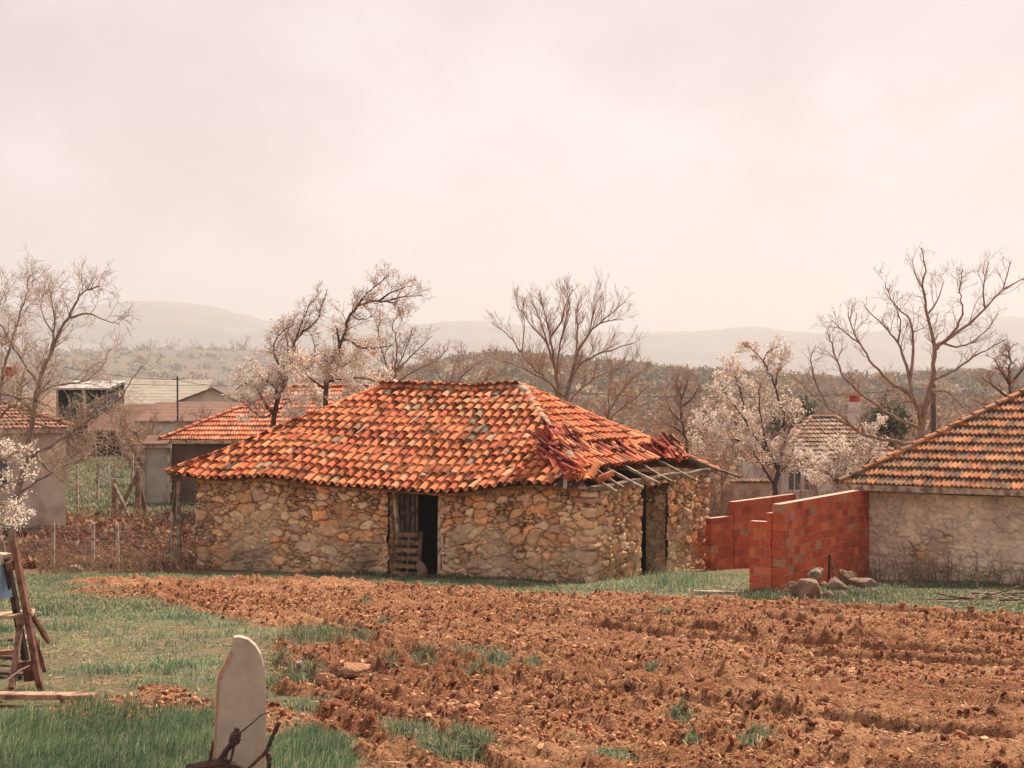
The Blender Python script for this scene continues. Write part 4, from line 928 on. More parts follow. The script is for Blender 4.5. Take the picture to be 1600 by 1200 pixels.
tree('almond_tree', 'right one of the two dark trunked blossoming trees, its top bent over to the right',
     [([(510, gy_px(49, 510)), (510, 700), (509, 642), (509, 595), (522, 566), (535, 532), (544, 495), (562, 475), (590, 470), (615, 472), (625, 485), (628, 500)], 8, 1, -.5), ([(560, 477), (573, 457), (597, 440), (605, 430)], 3, .8, .4),
      ([(590, 470), (615, 454), (642, 447)], 2.6, .8, -.3), ([(605, 470), (630, 463), (660, 462)], 2.4, .8, .3), ([(532, 540), (528, 524), (526, 513)], 3.6, 2.4, .1), ([(534, 535), (545, 530), (560, 543), (587, 545), (612, 540)], 3.6, 1, -.8),
      ([(510, 592), (530, 578), (552, 560), (570, 548)], 4, 1, .8), ([(511, 600), (540, 590), (575, 592), (600, 600)], 3, 1, -.9), ([(509, 610), (490, 595), (478, 585), (470, 560)], 3, .8, -.6), ([(509, 640), (540, 625), (570, 618)], 3, .8, -1),
      ([(509, 660), (480, 650), (455, 655)], 3, .8, -1), ([(548, 490), (560, 500), (575, 498), (585, 490)], 2, .7, .3)],
     49, tm='dark_bark', spawn=1.6, tw=.008, L0=1.0, seed=9, blossoms=13000, bfn=bl, bsize=.030)
# slender bare stems right of the almonds
tree('bare_tree', 'thin stemmed bare tree just right of the bent blossoming tree',
     [([(612, gy_px(54, 612)), (611, 620), (618, 580), (635, 545), (645, 510)], 3.4, .8, .4), ([(614, 605), (600, 560), (590, 520), (595, 500)], 2.6, .8, -.6), ([(620, 580), (650, 550), (675, 525)], 2.4, .8, .8), ([(618, 600), (645, 580), (680, 565), (700, 545)], 2.4, .8, -.5), ([(616, 590), (622, 540), (612, 505), (624, 488)], 2.2, .7, .3)],
     54, spawn=1.3, tw=.010, L0=.9, seed=10)
tree('bare_tree', 'low spreading bare bush showing over the barn ridge, left of the fan shaped tree',
     [([(700, gy_px(56, 700)), (702, 640), (695, 600), (680, 575), (668, 560)], 3, .8, .4), ([(702, 640), (715, 595), (735, 575), (755, 562)], 3, .8, -.6), ([(702, 630), (705, 590), (712, 565), (722, 550)], 2.4, .8, .8), ([(704, 640), (740, 600), (770, 590), (790, 585)], 2.4, .8, -.5), ([(700, 640), (670, 605), (650, 590)], 2.4, .8, -.5)],
     56, spawn=1.3, tw=.010, L0=.9, seed=12)
# the fan-shaped bare tree
tree('bare_tree', 'fan shaped bare tree rising behind the barn ridge in the middle of the picture',
     [([(876, gy_px(53, 876)), (875, 680), (874, 612), (866, 572), (860, 532), (857, 507), (850, 485), (842, 460)], 6, 1, .5), ([(878, 690), (885, 620), (895, 577), (905, 545), (920, 520), (942, 501), (978, 471)], 6.5, 1, -.5),
      ([(876, 640), (868, 605), (838, 580), (813, 550), (797, 525), (768, 504)], 4, .9, .9), ([(890, 600), (903, 570), (932, 554), (965, 545), (992, 535)], 3.8, .9, -1.2), ([(866, 575), (852, 530), (826, 505), (806, 474)], 3.2, .8, -.8),
      ([(870, 590), (872, 545), (882, 508), (890, 478), (886, 450)], 3, .8, 1), ([(900, 560), (903, 520), (900, 490), (908, 462)], 2.8, .8, .6), ([(885, 622), (850, 592), (810, 572), (770, 560)], 3.2, .8, -1), ([(858, 525), (880, 500), (882, 478), (895, 452)], 2.6, .7, -.4),
      ([(920, 520), (925, 495), (932, 470), (945, 455)], 2.2, .7, .8), ([(880, 650), (900, 610), (940, 585), (975, 575), (990, 560)], 3, .8, .9), ([(813, 550), (820, 520), (818, 495)], 2, .7, .3), ([(935, 505), (955, 500), (975, 500)], 1.8, .7, -.5), ([(866, 560), (845, 500), (830, 470)], 2.2, .7, -1.2)],
     53, spawn=1.15, tw=.0075, L0=1.2, seed=14, up=.5, spread=(.35, .8), bend=.22)
tree('bare_tree', 'reddish slanting bare sapling right of the fan shaped tree, behind the roof slope',
     [([(935, gy_px(50, 935)), (940, 690), (952, 640), (970, 612), (990, 590), (1015, 570)], 4, .9, .4), ([(945, 665), (965, 640), (990, 625), (1015, 600)], 3, .8, -.6), ([(950, 645), (950, 610), (958, 580), (955, 560)], 2.4, .7, .7), ([(943, 680), (920, 640), (900, 620)], 2.4, .7, .4)],
     50, spawn=1.4, tw=.010, L0=.85, seed=15, up=.3)
tree('bare_tree', 'small dark trunked tree with rusty buds, left of the right blossom tree',
     [([(1078, gy_px(60, 1078)), (1075, 700), (1068, 670), (1062, 645), (1064, 620), (1058, 600), (1050, 590)], 4, 1, .3), ([(1064, 660), (1045, 640), (1038, 615)], 2.6, .8, .5), ([(1062, 640), (1085, 620), (1092, 600)], 2.6, .8, -.5), ([(1070, 675), (1050, 665), (1035, 660)], 2.2, .8, -.6), ([(1064, 625), (1075, 600), (1072, 585)], 2.2, .8, .6)],
     60, tm='dark_bark', spawn=1.7, tw=.012, L0=.85, seed=16)
blr = lambda px, py: np.clip(.45 + .55 * (1 - ss(1170, 1215, px)) * (1 - ss(690, 730, py)), 0, 1)
tree('plum_tree', 'blossoming tree with dark forked trunk between the barn and the whitewashed house',
     [([(1212, gy_px(50, 1212)), (1211, 765), (1215, 737), (1224, 707), (1227, 662), (1216, 621), (1205, 587), (1188, 559), (1170, 541)], 7, 1, -.5), ([(1214, 738), (1200, 703), (1177, 682), (1163, 652), (1137, 622), (1120, 600)], 4.5, 1, .8),
      ([(1211, 758), (1194, 734), (1182, 712), (1170, 700)], 3.6, 1, -.8), ([(1210, 600), (1216, 580), (1222, 545)], 2.4, .8, .4), ([(1200, 703), (1165, 690), (1130, 685), (1100, 670)], 3.4, .9, -.8), ([(1177, 682), (1150, 660), (1115, 650), (1090, 655)], 3, .9, .6),
      ([(1163, 652), (1160, 620), (1150, 590), (1140, 575)], 2.8, .8, -.4), ([(1226, 690), (1240, 660), (1248, 640)], 2.8, .8, .6), ([(1215, 740), (1232, 725), (1240, 700)], 2.8, .8, -.6), ([(1190, 560), (1200, 548), (1215, 542)], 2, .8, .2), ([(1200, 703), (1190, 660), (1185, 620), (1190, 590)], 2.8, .8, -.9),
      ([(1150, 695), (1120, 705), (1095, 700)], 2.2, .8, .2)],
     50, tm='dark_bark', spawn=1.7, tw=.008, L0=.9, seed=17, blossoms=13000, bfn=blr, bsize=.030)
tree('plum_tree', 'low blossoming bush in front of the whitewashed house, left of the cottage eaves',
     [([(1330, gy_px(47, 1330)), (1325, 790), (1318, 740), (1330, 705), (1350, 680), (1375, 665)], 4, .8, .4), ([(1320, 760), (1290, 735), (1270, 720), (1255, 712)], 3, .8, -.6), ([(1322, 750), (1310, 715), (1300, 695)], 3, .8, .5), ([(1326, 770), (1345, 740), (1360, 715), (1380, 700)], 3, .8, -.3), ([(1322, 760), (1295, 750), (1262, 752)], 2.6, .7, .6)],
     47, tm='dark_bark', spawn=1.7, tw=.009, L0=.7, seed=18, blossoms=7000, bsize=.03)
tree('walnut_tree', 'largest bare tree, spreading above the cottage roof at the right',
     [([(1436, gy_px(46, 1436)), (1436, 760), (1438, 690), (1442, 650), (1458, 595), (1462, 545), (1449, 493), (1442, 449), (1446, 414), (1440, 387)], 10.5, 1.1, -.5), ([(1462, 545), (1470, 536), (1507, 514), (1538, 483), (1568, 452), (1580, 407)], 5.5, 1, .8),
      ([(1438, 668), (1437, 641), (1421, 614), (1394, 600), (1366, 572), (1342, 535), (1330, 510), (1325, 488)], 6, 1, -1), ([(1424, 618), (1418, 572), (1404, 535), (1380, 507), (1352, 480)], 4.6, 1, .9), ([(1434, 674), (1394, 651), (1346, 617), (1315, 586), (1297, 535), (1292, 520)], 4.6, 1, -1.3),
      ([(1436, 700), (1421, 693), (1376, 688), (1342, 676), (1318, 651), (1287, 634), (1256, 603), (1235, 586)], 5.6, 1, -.7), ([(1420, 590), (1428, 541), (1425, 500), (1394, 473), (1383, 442)], 4, .9, .3), ([(1460, 600), (1493, 578), (1531, 552), (1572, 531)], 3.8, .9, -.9),
      ([(1463, 545), (1490, 520), (1507, 490), (1500, 466), (1504, 421)], 3.8, .9, -1), ([(1458, 605), (1480, 610), (1507, 638), (1530, 650)], 3, .9, .9), ([(1449, 495), (1465, 470), (1475, 440)], 2.8, .8, .4), ([(1538, 483), (1535, 450), (1545, 410)], 2.6, .8, -.4),
      ([(1568, 452), (1590, 440), (1612, 430)], 2.2, .8, .3), ([(1342, 535), (1320, 520), (1300, 500)], 2.2, .8, .4), ([(1287, 634), (1275, 600), (1265, 560), (1275, 540)], 2.6, .8, -.5), ([(1404, 535), (1408, 500), (1395, 470)], 2.4, .8, -.6), ([(1445, 640), (1420, 625), (1380, 635), (1345, 650)], 3, .8, .9),
      ([(1442, 449), (1430, 430), (1425, 405)], 2, .8, .3), ([(1470, 536), (1500, 545), (1540, 520), (1560, 490)], 3, .8, .6)],
     46, spawn=.95, tw=.0085, L0=1.1, seed=19, up=.32, bend=.36, spread=(.5, 1.0))
tree('bare_tree', 'dense twiggy tree behind the cottage roof at the right edge',
     [([(1600, gy_px(52, 1600)), (1592, 680), (1582, 630), (1576, 590), (1580, 560), (1572, 545)], 6, 1.4, .4), ([(1583, 635), (1555, 605), (1535, 590)], 4, 1, -.6), ([(1578, 600), (1600, 575), (1615, 555)], 4, 1, .5), ([(1586, 650), (1550, 635), (1520, 625)], 3, 1, .6), ([(1580, 600), (1560, 575), (1555, 560)], 3, 1, .3)],
     52, tm='dark_bark', spawn=1.9, tw=.012, L0=.75, seed=20)
# smaller bare trees in the background, copied individually
def copy_tree(root, loc, rz, s, label=None, group=None):
    r = root.copy(); col.objects.link(r); r.location = loc; r.rotation_euler = (0, 0, rz); r.scale = (s, s, s)
    if label: r['label'] = label
    if group: r['group'] = group
    for ch in list(root.children):
        c = ch.copy(); col.objects.link(c); c.parent = r
    return r
def proto_bush(name, label, group, seed, stems=11, h=3.0, tw=.014, tm='bark', cm='twig', x=0, y=0, spawn=1.2):
    limbs = []
    rg = random.Random(seed); Y_ = 55.0; k = F / Y_
    for i in range(stems):
        a = rg.uniform(-.75, .75); l = h * rg.uniform(.6, 1); bx = rg.uniform(-12, 12)
        pts = [(x + bx, y), (x + bx + math.sin(a) * l * k * .35, y - l * k * .33), (x + bx + math.sin(a) * l * k * .75, y - l * k * .68), (x + bx + math.sin(a) * l * k + rg.uniform(-12, 12), y - l * k)]
        limbs.append((pts, 2.4, .8, rg.uniform(-.7, .7) * h * .6))
    return tree(name, label, limbs, Y_, tm, cm, 'bush', group, spawn=spawn, tw=tw, L0=.8, seed=seed, up=.4)
def at_ground(o, px, Y_, s, rz, lab=None, grp=None, src=None, dz=0):
    x = Xp(px, Y_); loc = (x, Y_, float(G0(x, Y_)) - .05 + dz)
    if src is not None: return copy_tree(src, loc, rz, s, lab, grp)
    o.location = loc; o.rotation_euler = (0, 0, rz); o.scale = (s, s, s); return o
GB = 'bare brown bushes in the middle distance'
b1 = proto_bush('bare_bush', 'bare brown bush beside the grey gabled outbuilding', GB, 31, 13, 2.8, x=800, y=800)
b2_ = proto_bush('bare_bush', 'second', GB, 32, 15, 2.4, x=800, y=800, tw=.016)
spots = [(b1, 238, 66, 1.25, 'bare brown bush beside the open dark shed, left of the red hipped roof'), (b2_, 285, 62, 1.2, 'bare brown bush touching the left eave of the red hipped roof'), (b1, 205, 80, 1.15, 'bare bush in front of the open dark shed posts'),
         (b2_, 120, 84, .9, 'bare bush right of the pale plastered house'), (b1, 1000, 62, 1.3, 'bare bush above the right slope of the barn roof, left of the rusty budded tree'),
         (b2_, 1030, 58, 1.2, 'bare bush right behind the heap of slipped red tiles'), (b1, 1105, 56, 1.25, 'bare bush behind the rafters at the right end of the barn'), (b2_, 1130, 50, 1.1, 'grey brown bush between the barn corner and the blossoming tree'),
         (b1, 1155, 53, 1.0, 'bare bush behind the rear brick wall, left part'), (b2_, 1275, 53, .9, 'bare bush under the window of the whitewashed house'), (b1, 1310, 49, .9, 'bare bush left of the cottage eaves corner'),
         (b2_, 960, 70, 1.6, 'bare bush beyond the right hip of the barn roof'), (b1, 1400, 62, 1.3, 'bare bush left of the walnut trunk, above the cottage roof'), (b2_, 1500, 66, 1.4, 'bare bush right of the walnut trunk, above the cottage roof'),
         (b1, 1545, 58, 1.2, 'bare bush left of the dense twiggy tree at the right edge'), (b2_, 905, 75, 1.7, 'bare bush low behind the fan shaped tree'), (b1, 660, 72, 1.6, 'bare bush right of the thin stemmed bare tree'),
         (b2_, 745, 80, 1.75, 'bare bush over the left half of the barn ridge'), (b1, 310, 75, 1.1, 'bare bush between the red hipped roof and the reddish brown shed'), (b2_, 1115, 47, .9, 'low grey bush right of the barn corner, above the low brick wall'), (b1, 590, 66, 1.3, 'bare bush left of the thin stemmed bare tree')]
used = set()
for i, (src, px, Y_, s, lab) in enumerate(spots):
    if id(src) not in used: used.add(id(src)); o = at_ground(src, px, Y_, s, 0); o['label'] = lab
    else: at_ground(None, px, Y_, s, i * 1.1, lab, GB, src)
# orchard-like row on the middle hill
GH = 'round bare trees in a row on the pale hill'
h1 = proto_bush('hillside_tree', 'x', GH, 41, 9, 3.6, tw=.06, x=800, y=800, spawn=.8); h1['category'] = 'tree'
labs = []
hs = [(172, 1.0), (205, .8), (228, 1.15), (257, 1.2), (290, .9), (318, 1.15), (345, .8), (372, 1.3), (392, .9), (20, 1.0), (60, 1.2), (118, .9), (430, .9), (475, 1.0), (560, .9), (600, 1.1)]
for i, (px, s) in enumerate(hs):
    Y_ = 1880; x = Xp(px, Y_); z = CH - (556 + 7 * (px > 430) - 600) / F * Y_ - 7
    nm = 'one of the round bare trees in the hazy row along the pale hill, left of the fan shaped tree'
    if i == 0: o = h1; o.location = (x, Y_, z); o.scale = (s * 7,) * 3
    else: o = copy_tree(h1, (x, Y_, z), i * 1.3, s * 7, None, GH)
    o['label'] = 'round hazy bare tree on the pale hill, %s in its row from the left' % ['first','second','third','fourth','fifth','sixth','seventh','eighth','ninth','tenth','eleventh','twelfth','thirteenth','fourteenth','fifteenth','sixteenth'][sorted(hs).index((px, s))]
# scrub: leaf clumps on the hills (nobody could count them)
def clumps(name, pts, size, cols, mat, nleaf=70, lsz=.22, squash=.7, seed=1):
    rg = np.random.default_rng(seed); pts = np.asarray(pts); n = len(pts); k = nleaf
    d = rg.normal(size=(n, k, 3)); d /= np.linalg.norm(d, axis=2)[..., None]; r = rg.uniform(.35, 1, (n, k, 1)) ** .5
    c = pts[:, None, :] + d * r * np.asarray(size)[:, None, None] * np.array([1, 1, squash]); c = c.reshape(-1, 3); m = len(c)
    q = rg.normal(size=(m, 3, 3)) * (np.repeat(np.asarray(size), k) * lsz)[:, None, None]; v = (c[:, None, :] + q).reshape(-1, 3)
    mb = MB(); cc = np.repeat(np.array(cols)[rg.integers(0, len(cols), n)] * rg.uniform(.75, 1.25, (n, 1)), k, 0) * rg.uniform(.7, 1.3, (m, 1))
    mb.add(v, np.arange(m * 3).reshape(-1, 3), cc); o = mb.build(name, MT[mat]); return tag(o, kind='stuff')
SCR = [(.22, .15, .08), (.28, .18, .09), (.16, .12, .07), (.13, .12, .07), (.30, .17, .09)]
pts = []; sz = []
hx = [420, 560, 650, 700, 745, 800, 900, 960, 1040, 1150, 1240, 1320, 1450, 1600, 2100]; hy = [612, 598, 584, 568, 560, 562, 568, 575, 584, 590, 598, 592, 588, 584, 592]
for i in range(1500):
    d = rnd.random(); Y_ = 800 - 420 * d; px = rnd.uniform(500, 1700); top = CH - (np.interp(800 + (px - 800) * Y_ / 800, hx, hy) - 600) / F * 800
    t_h = (1 - d) ; z = -4 + (top + 4) * math.sin(t_h * math.pi / 2) ** 1.3
    pts.append((Xp(px, Y_), Y_, z + .3)); sz.append(rnd.uniform(1.7, 5) * (1.2 if px > 740 else 1))
o = clumps('scrub', pts, sz, SCR, 'leaf', 110, .13, .75, 3); tag(o, 'brown scrub and small bushes covering the low hill behind the roofs', 'scrub')
pts = []; sz = []
for i in range(520):
    d = rnd.random() ** .8; Y_ = 2000 - 1050 * d; px = rnd.uniform(-60, 760); top = CH - (np.interp(800 + (px - 800) * Y_ / 2000, [-600, 0, 200, 380, 460, 560, 650, 760, 900], [552, 556, 552, 549, 556, 562, 572, 590, 605]) - 600) / F * 2000
    pts.append((Xp(px, Y_), Y_, -4 + (top + 4) * math.sin((1 - d) * math.pi / 2) ** 1.3 + .5)); sz.append(rnd.uniform(3, 10))
o = clumps('hedge_scrub', pts, sz, SCR, 'leaf', 60, .14, .6, 4); tag(o, 'scattered hedges and scrub on the pale pasture hill at the left', 'scrub')
pts = []; sz = []
for i in range(1500):
    Y_ = rnd.uniform(62, 125) if i < 420 else rnd.uniform(110, 400); px = rnd.uniform(540, 1700) if i < 420 else rnd.uniform(420, 1750)
    if 1140 < px < 1420 and Y_ < 75: continue
    x = Xp(px, Y_); pts.append((x, Y_, float(G0(x, Y_)) + .5)); sz.append(rnd.uniform(.5, 1.5) * (1 if i < 420 else 1 + Y_ / 200))
o = clumps('undergrowth', pts, sz, [(.24, .14, .085), (.18, .12, .08), (.30, .18, .11), (.14, .11, .075)], 'leaf', 80, .10, .9, 5); tag(o, 'brown undergrowth behind the barn and the brick walls', 'undergrowth')
for k, (px, py, Y_, s, lab) in enumerate([(1245, 655, 66, 1.1, 'dark evergreen bush left of the whitewashed house roof'), (1385, 662, 66, 1.4, 'dark evergreen bush right of the red chimney cap'), (128, 640, 97, 1.2, 'dark green bush under the lean-to roof'), (160, 648, 96, 1.1, 'dark green bush at the left end of the open dark shed')]):
    rg = np.random.default_rng(k + 50); c = P(px, py, Y_); n = 1500; d = rg.normal(size=(n, 3)); d /= np.linalg.norm(d, axis=1)[:, None]; cc = c + d * (rg.uniform(0, 1, (n, 1)) ** .45) * np.array([s, s, s * .85]) * (1 + .3 * np.sin(d[:, :1] * 5 + k))
    v = (cc[:, None, :] + rg.normal(size=(n, 3, 3)) * .09).reshape(-1, 3); t = thing('evergreen_bush', lab, 'bush', (c[0], c[1], float(G0(c[0], c[1])))); m = MB(); m.add(v, np.arange(n * 3).reshape(-1, 3), np.array((.09, .10, .07)) * rg.uniform(.6, 1.5, (n, 1))); m.build('crown', MT['leaf'], t)
    m = MB(); tube(m, [(c[0], c[1], float(G0(c[0], c[1])) - .1), (c[0] + .05, c[1], c[2])], [.12, .06], 7); m.build('trunk', MT['dark_bark'], t)

# ------------------------------------------------------------------ poles, wires, fences
def pole(px, pyt, Y_, lab, r=.09, cat='pole'):
    x = Xp(px, Y_); m = MB(); z0 = float(G0(x, Y_)); t = thing('utility_pole', lab, cat, (x, Y_, z0)); tube(m, [(x, Y_, z0 - .2), (x - .03, Y_, Zp(pyt, Y_))], [r * 1.3, r], 8); m.build('shaft', MT['dark_bark'], t)
    m = MB(); beam(m, (x - .3, Y_, Zp(pyt, Y_) - .15), (x + .3, Y_, Zp(pyt, Y_) - .15), .05, .05, (.2, .15, .12)); m.build('crossarm', MT['wood'], t); return np.array([x, Y_, Zp(pyt, Y_) - .2])
pa = pole(278, 588, 84, 'thin dark utility pole by the grey gabled outbuilding', .05); pb = pole(1459, 600, 75, 'grey utility pole seen through the walnut tree branches', .12)
def wire(a, b2, lab, sg=.6, r=.014):
    a = np.array(a); b2 = np.array(b2); q = np.linspace(0, 1, 24)[:, None]; p = a + (b2 - a) * q; p[:, 2] -= (4 * sg * q * (1 - q))[:, 0]; m = MB(); tube(m, p, r, 4); tag(m.build('overhead_wire', MT['dark'], loc=tuple(a)), lab, 'wire')
wire(P(60, 565, 76), pa, 'overhead wire slanting down from the left edge to the thin dark pole', .2); wire(pa, P(380, 600, 92), 'overhead wire running from the thin dark pole into the blossom trees', .2)
wire(P(690, 594, 80), pb, 'overhead wire crossing behind the fan shaped tree to the grey pole', .7); wire(P(80, 588, 90), P(320, 602, 100), 'lower overhead wire above the long pale barn', .2)
# paddock fence (back)
f1_ = thing('wire_fence', 'wire fence with pale posts along the green paddock, behind the barn', 'fence', (Xp(170, 56), 56, -.1))
posts = [(60, 47), (88, 49.5), (121, 52.5), (152, 56), (179, 59), (206, 62), (229, 64.5), (250, 67)]
for i, (px, Y_) in enumerate(posts):
    x = Xp(px, Y_); z0 = float(G0(x, Y_)); m = MB(); beam(m, (x, Y_, z0 - .2), (x + rnd.uniform(-.03, .03), Y_, z0 + 1.6), .1, .1, np.array((.48, .40, .32)) * rnd.uniform(.85, 1.1), 3, .006); m.build('post', MT['wood'], f1_)
m = MB()
for h in (.2, .45, .7, .95, 1.2, 1.5):
    for (pa_, Ya), (pb_, Yb) in zip(posts[:-1], posts[1:]):
        xa, xb = Xp(pa_, Ya), Xp(pb_, Yb); tube(m, [(xa, Ya, float(G0(xa, Ya)) + h), (xb, Yb, float(G0(xb, Yb)) + h)], .006, 3, cap=False)
m.build('wire', MT['metal'], f1_)
f2_ = thing('wire_fence', 'low wire fence with thin stakes in front of the brown bank, left of the barn', 'fence', (Xp(145, 38.5), 38.5, -.4))
posts = [(-20, 39), (83, 38.8), (145, 38.6), (185, 38.8), (268, 38.4)]
for i, (px, Y_) in enumerate(posts):
    x = Xp(px, Y_); z0 = float(G0(x, Y_)); m = MB(); beam(m, (x, Y_, z0 - .2), (x + rnd.uniform(-.05, .03), Y_, z0 + (1.2 if i < 4 else 1.5)), .075, .075, np.array((.60, .50, .40)) * rnd.uniform(.7, 1.1), 3, .006); m.build('post', MT['wood'], f2_)
m = MB()
for h in (.25, .5, .75, 1.0):
    for (pa_, Ya), (pb_, Yb) in zip(posts[:-1], posts[1:]):
        xa, xb = Xp(pa_, Ya), Xp(pb_, Yb); tube(m, [(xa, Ya, float(G0(xa, Ya)) + h), (xb, Yb, float(G0(xb, Yb)) + h)], .004, 3, cap=False)
m.build('wire', MT['metal'], f2_)
def braced(label, px, pyt, Y_, braces, cc):
    x = Xp(px, Y_); z0 = float(G0(x, Y_)); t = thing('braced_post', label, 'post', (x, Y_, z0)); m = MB(); tube(m, [(x, Y_, z0 - .2), (x + .02, Y_, (z0 + Zp(pyt, Y_)) / 2), (x, Y_, Zp(pyt, Y_))], [.11, .1, .1], 9, cc, lump=.05); m.build('shaft', MT['wood'], t)
    for bx, by, bt, dy in braces:
        m = MB(); xx = Xp(bx, Y_ + dy); beam(m, P(px, bt, Y_ - .08), (xx, Y_ + dy, float(G0(xx, Y_ + dy)) - .05), .11, .1, np.array(cc) * .8, 3, .008); m.build('brace', MT['wood'], t)
braced('thick grey post with one slanting brace, left one of the two braced posts', 178, 748, 47.5, [(209, 812, 757, -.8)], (.34, .26, .2))
braced('thick dark post with two spread braces, right one of the braced posts', 215, 730, 49.5, [(180, 800, 738, -.6), (229, 795, 738, .6)], (.27, .19, .145))
t = thing('prop_post', 'grey timber prop under the left overhang of the barn roof', 'post', tuple(B(-.45, .6, -.4)))
m = MB(); beam(m, B(-.5, -.15, -.5), B(-.5, -.15, 2.0), .11, .11, (.36, .29, .23), 5, .008); m.build('shaft', MT['wood'], t); m = MB(); beam(m, B(-.55, -.2, 1.75), B(-1.35, .4, -.3), .09, .09, (.24, .16, .12), 4, .01); m.build('brace', MT['wood'], t)
gt = thing('metal_gate', 'tubular grey metal railing gate at the near side of the open dark shed', 'gate', (Xp(226, 72), 72, -.1))
for px in (191, 226, 262):
    m = MB(); x = Xp(px, 72); tube(m, [(x, 72, -.2), (x, 72, Zp(687, 72))], .05, 6); m.build('post', MT['sheet'], gt)
for py in (689, 700, 722):
    m = MB(); tube(m, [P(191, py, 72), P(262, py, 72)], .035, 6); m.build('rail', MT['sheet'], gt)
# little white ladder-like frame on the paddock
t = thing('step_ladder', 'small pale ladder standing on the green paddock behind the fence', 'ladder', (Xp(165, 62), 62, -.1))
for a, c in (((160, 760), (166, 722)), ((172, 760), (169, 722))):
    m = MB(); beam(m, P(a[0], a[1], 62), P(c[0], c[1], 62), .05, .05, (.6, .55, .48)); m.build('stile', MT['wood'], t)
for py in (731, 742, 752): m = MB(); beam(m, P(162, py, 62), P(171, py, 62), .03, .05, (.7, .65, .58)); m.build('rung', MT['wood'], t)

# ------------------------------------------------------------------ foreground objects
# leaning gravestone-like slab
SY = 9.0; sx_ = SY / F
outl = [(336, 1330), (333, 1180), (336, 1120), (339, 1062), (343, 1050), (352, 1034), (360, 1016), (364, 1002), (366, 996), (374, 995), (388, 999), (400, 1009), (408, 1023), (413, 1042), (416, 1075), (416, 1140), (415, 1200), (414, 1330)]
pts = np.array([P(a, b2, SY) for a, b2 in outl]); cen = pts.mean(0)
tvec = np.array([-.19, .98, 0]) * .075
n = len(pts); sl_t = thing('stone_slab', 'tall pale upright stone slab with broken rounded top in the foreground', 'slab', (cen[0], SY, float(G0(cen[0], SY))))
m = MB(); inset = pts + (np.array([cen[0], SY, 0]) * [1, 1, 0] + pts * [0, 0, 1] - pts) * np.array([.03, 0, 0]); 
front = pts.copy(); front[:, 0] += -(front[:, 0] - cen[0]) * .05; front[:, 1] -= .008; back = pts + tvec
ring = [front, pts, back]; V_ = np.vstack(ring); f = []
for k in range(2):
    for i in range(n): j = (i + 1) % n; f.append([k * n + i, k * n + j, (k + 1) * n + j, (k + 1) * n + i])
m.add(V_, f)
for base_ in (front, back):
    c = base_.mean(0); 
    for i in range(n): m.add([base_[i], base_[(i + 1) % n], c], [[0, 1, 2]])
body = m.build('slab_body', MT['slab'], sl_t)
m = MB()
ls = [(333.5, 1200), (333.5, 1180), (336.5, 1120), (339.5, 1062), (343.5, 1050), (352, 1034), (359, 1018)]
prev = None
for k, (a, b2) in enumerate(ls):
    p = P(a, b2, SY); 
    if prev is not None:
        w_ = sx_ * (3.5 if k < 4 else 7); m.add([prev + [.002, -.012, 0], prev + [w_, -.0125, -.004], p + [w_ * rnd.uniform(.6, 1.1), -.0125, -.004], p + [.002, -.012, 0]], [[0, 1, 2, 3]])
    prev = p
tag(m.build('chipped_edge', MT['stain'], sl_t), 'rusty chipped left edge')
# dry vine in front of the slab
VY = 8.75; vt = thing('dry_vine', 'dark dry vine stump with knotted twigs in front of the pale slab', 'vine', (Xp(350, VY), VY, float(G0(Xp(350, VY), VY))))
def vtube(pts, r0, r1, nm, lump=.2, k=8):
    p = np.array([P(a, b2, VY + dy) for a, b2, dy in pts]); q = np.linspace(0, len(p) - 1, len(p) * 5); pp = np.stack([np.interp(q, np.arange(len(p)), p[:, i]) for i in range(3)], 1)
    for _ in range(3): pp[1:-1] = (pp[:-2] + 2 * pp[1:-1] + pp[2:]) / 4
    m = MB(); tube(m, pp, np.linspace(r0, r1, len(q)) * VY / F, k, lump=lump); return m.build(nm, MT['iron'], vt)
vtube([(345, 1330, 0), (342, 1260, .02), (338, 1215, 0)], 12, 11, 'stump')
vtube([(292, 1203, -.05), (320, 1196, 0), (350, 1192, 0), (378, 1200, .03), (400, 1225, .05)], 8, 6, 'stem')
vtube([(334, 1200, 0), (350, 1178, 0), (362, 1163, .02), (366, 1152, 0)], 4, 5, 'twig')
vtube([(366, 1163, 0), (364, 1152, -.01), (369, 1143, 0), (372, 1137, 0)], 7.5, 3.5, 'knot', .25)
vtube([(361, 1160, 0), (372, 1160, 0), (374, 1145, 0)], 5, 3, 'knot', .25)
vtube([(374, 1146, 0), (392, 1132, 0), (408, 1117, .02), (420, 1113, .05), (432, 1110, .05)], 1.4, .7, 'tendril', .1, 5)
vtube([(366, 1160, 0), (362, 1185, -.02), (353, 1200, 0)], 2.4, 1.4, 'tendril', .1, 5)
vtube([(358, 1165, 0), (352, 1190, -.02), (350, 1205, 0)], 1.8, 1.2, 'tendril', .1, 5)
vtube([(326, 1200, 0), (330, 1180, 0), (333, 1158, 0)], 4.5, 1.6, 'twig')
vtube([(385, 1204, 0), (402, 1188, 0), (414, 1177, 0), (419, 1168, 0), (427, 1148, 0), (437, 1128, 0)], 2.4, 3.6, 'twig')
vtube([(416, 1172, 0), (421, 1185, 0), (420, 1205, 0)], 5, 3, 'knot', .25)
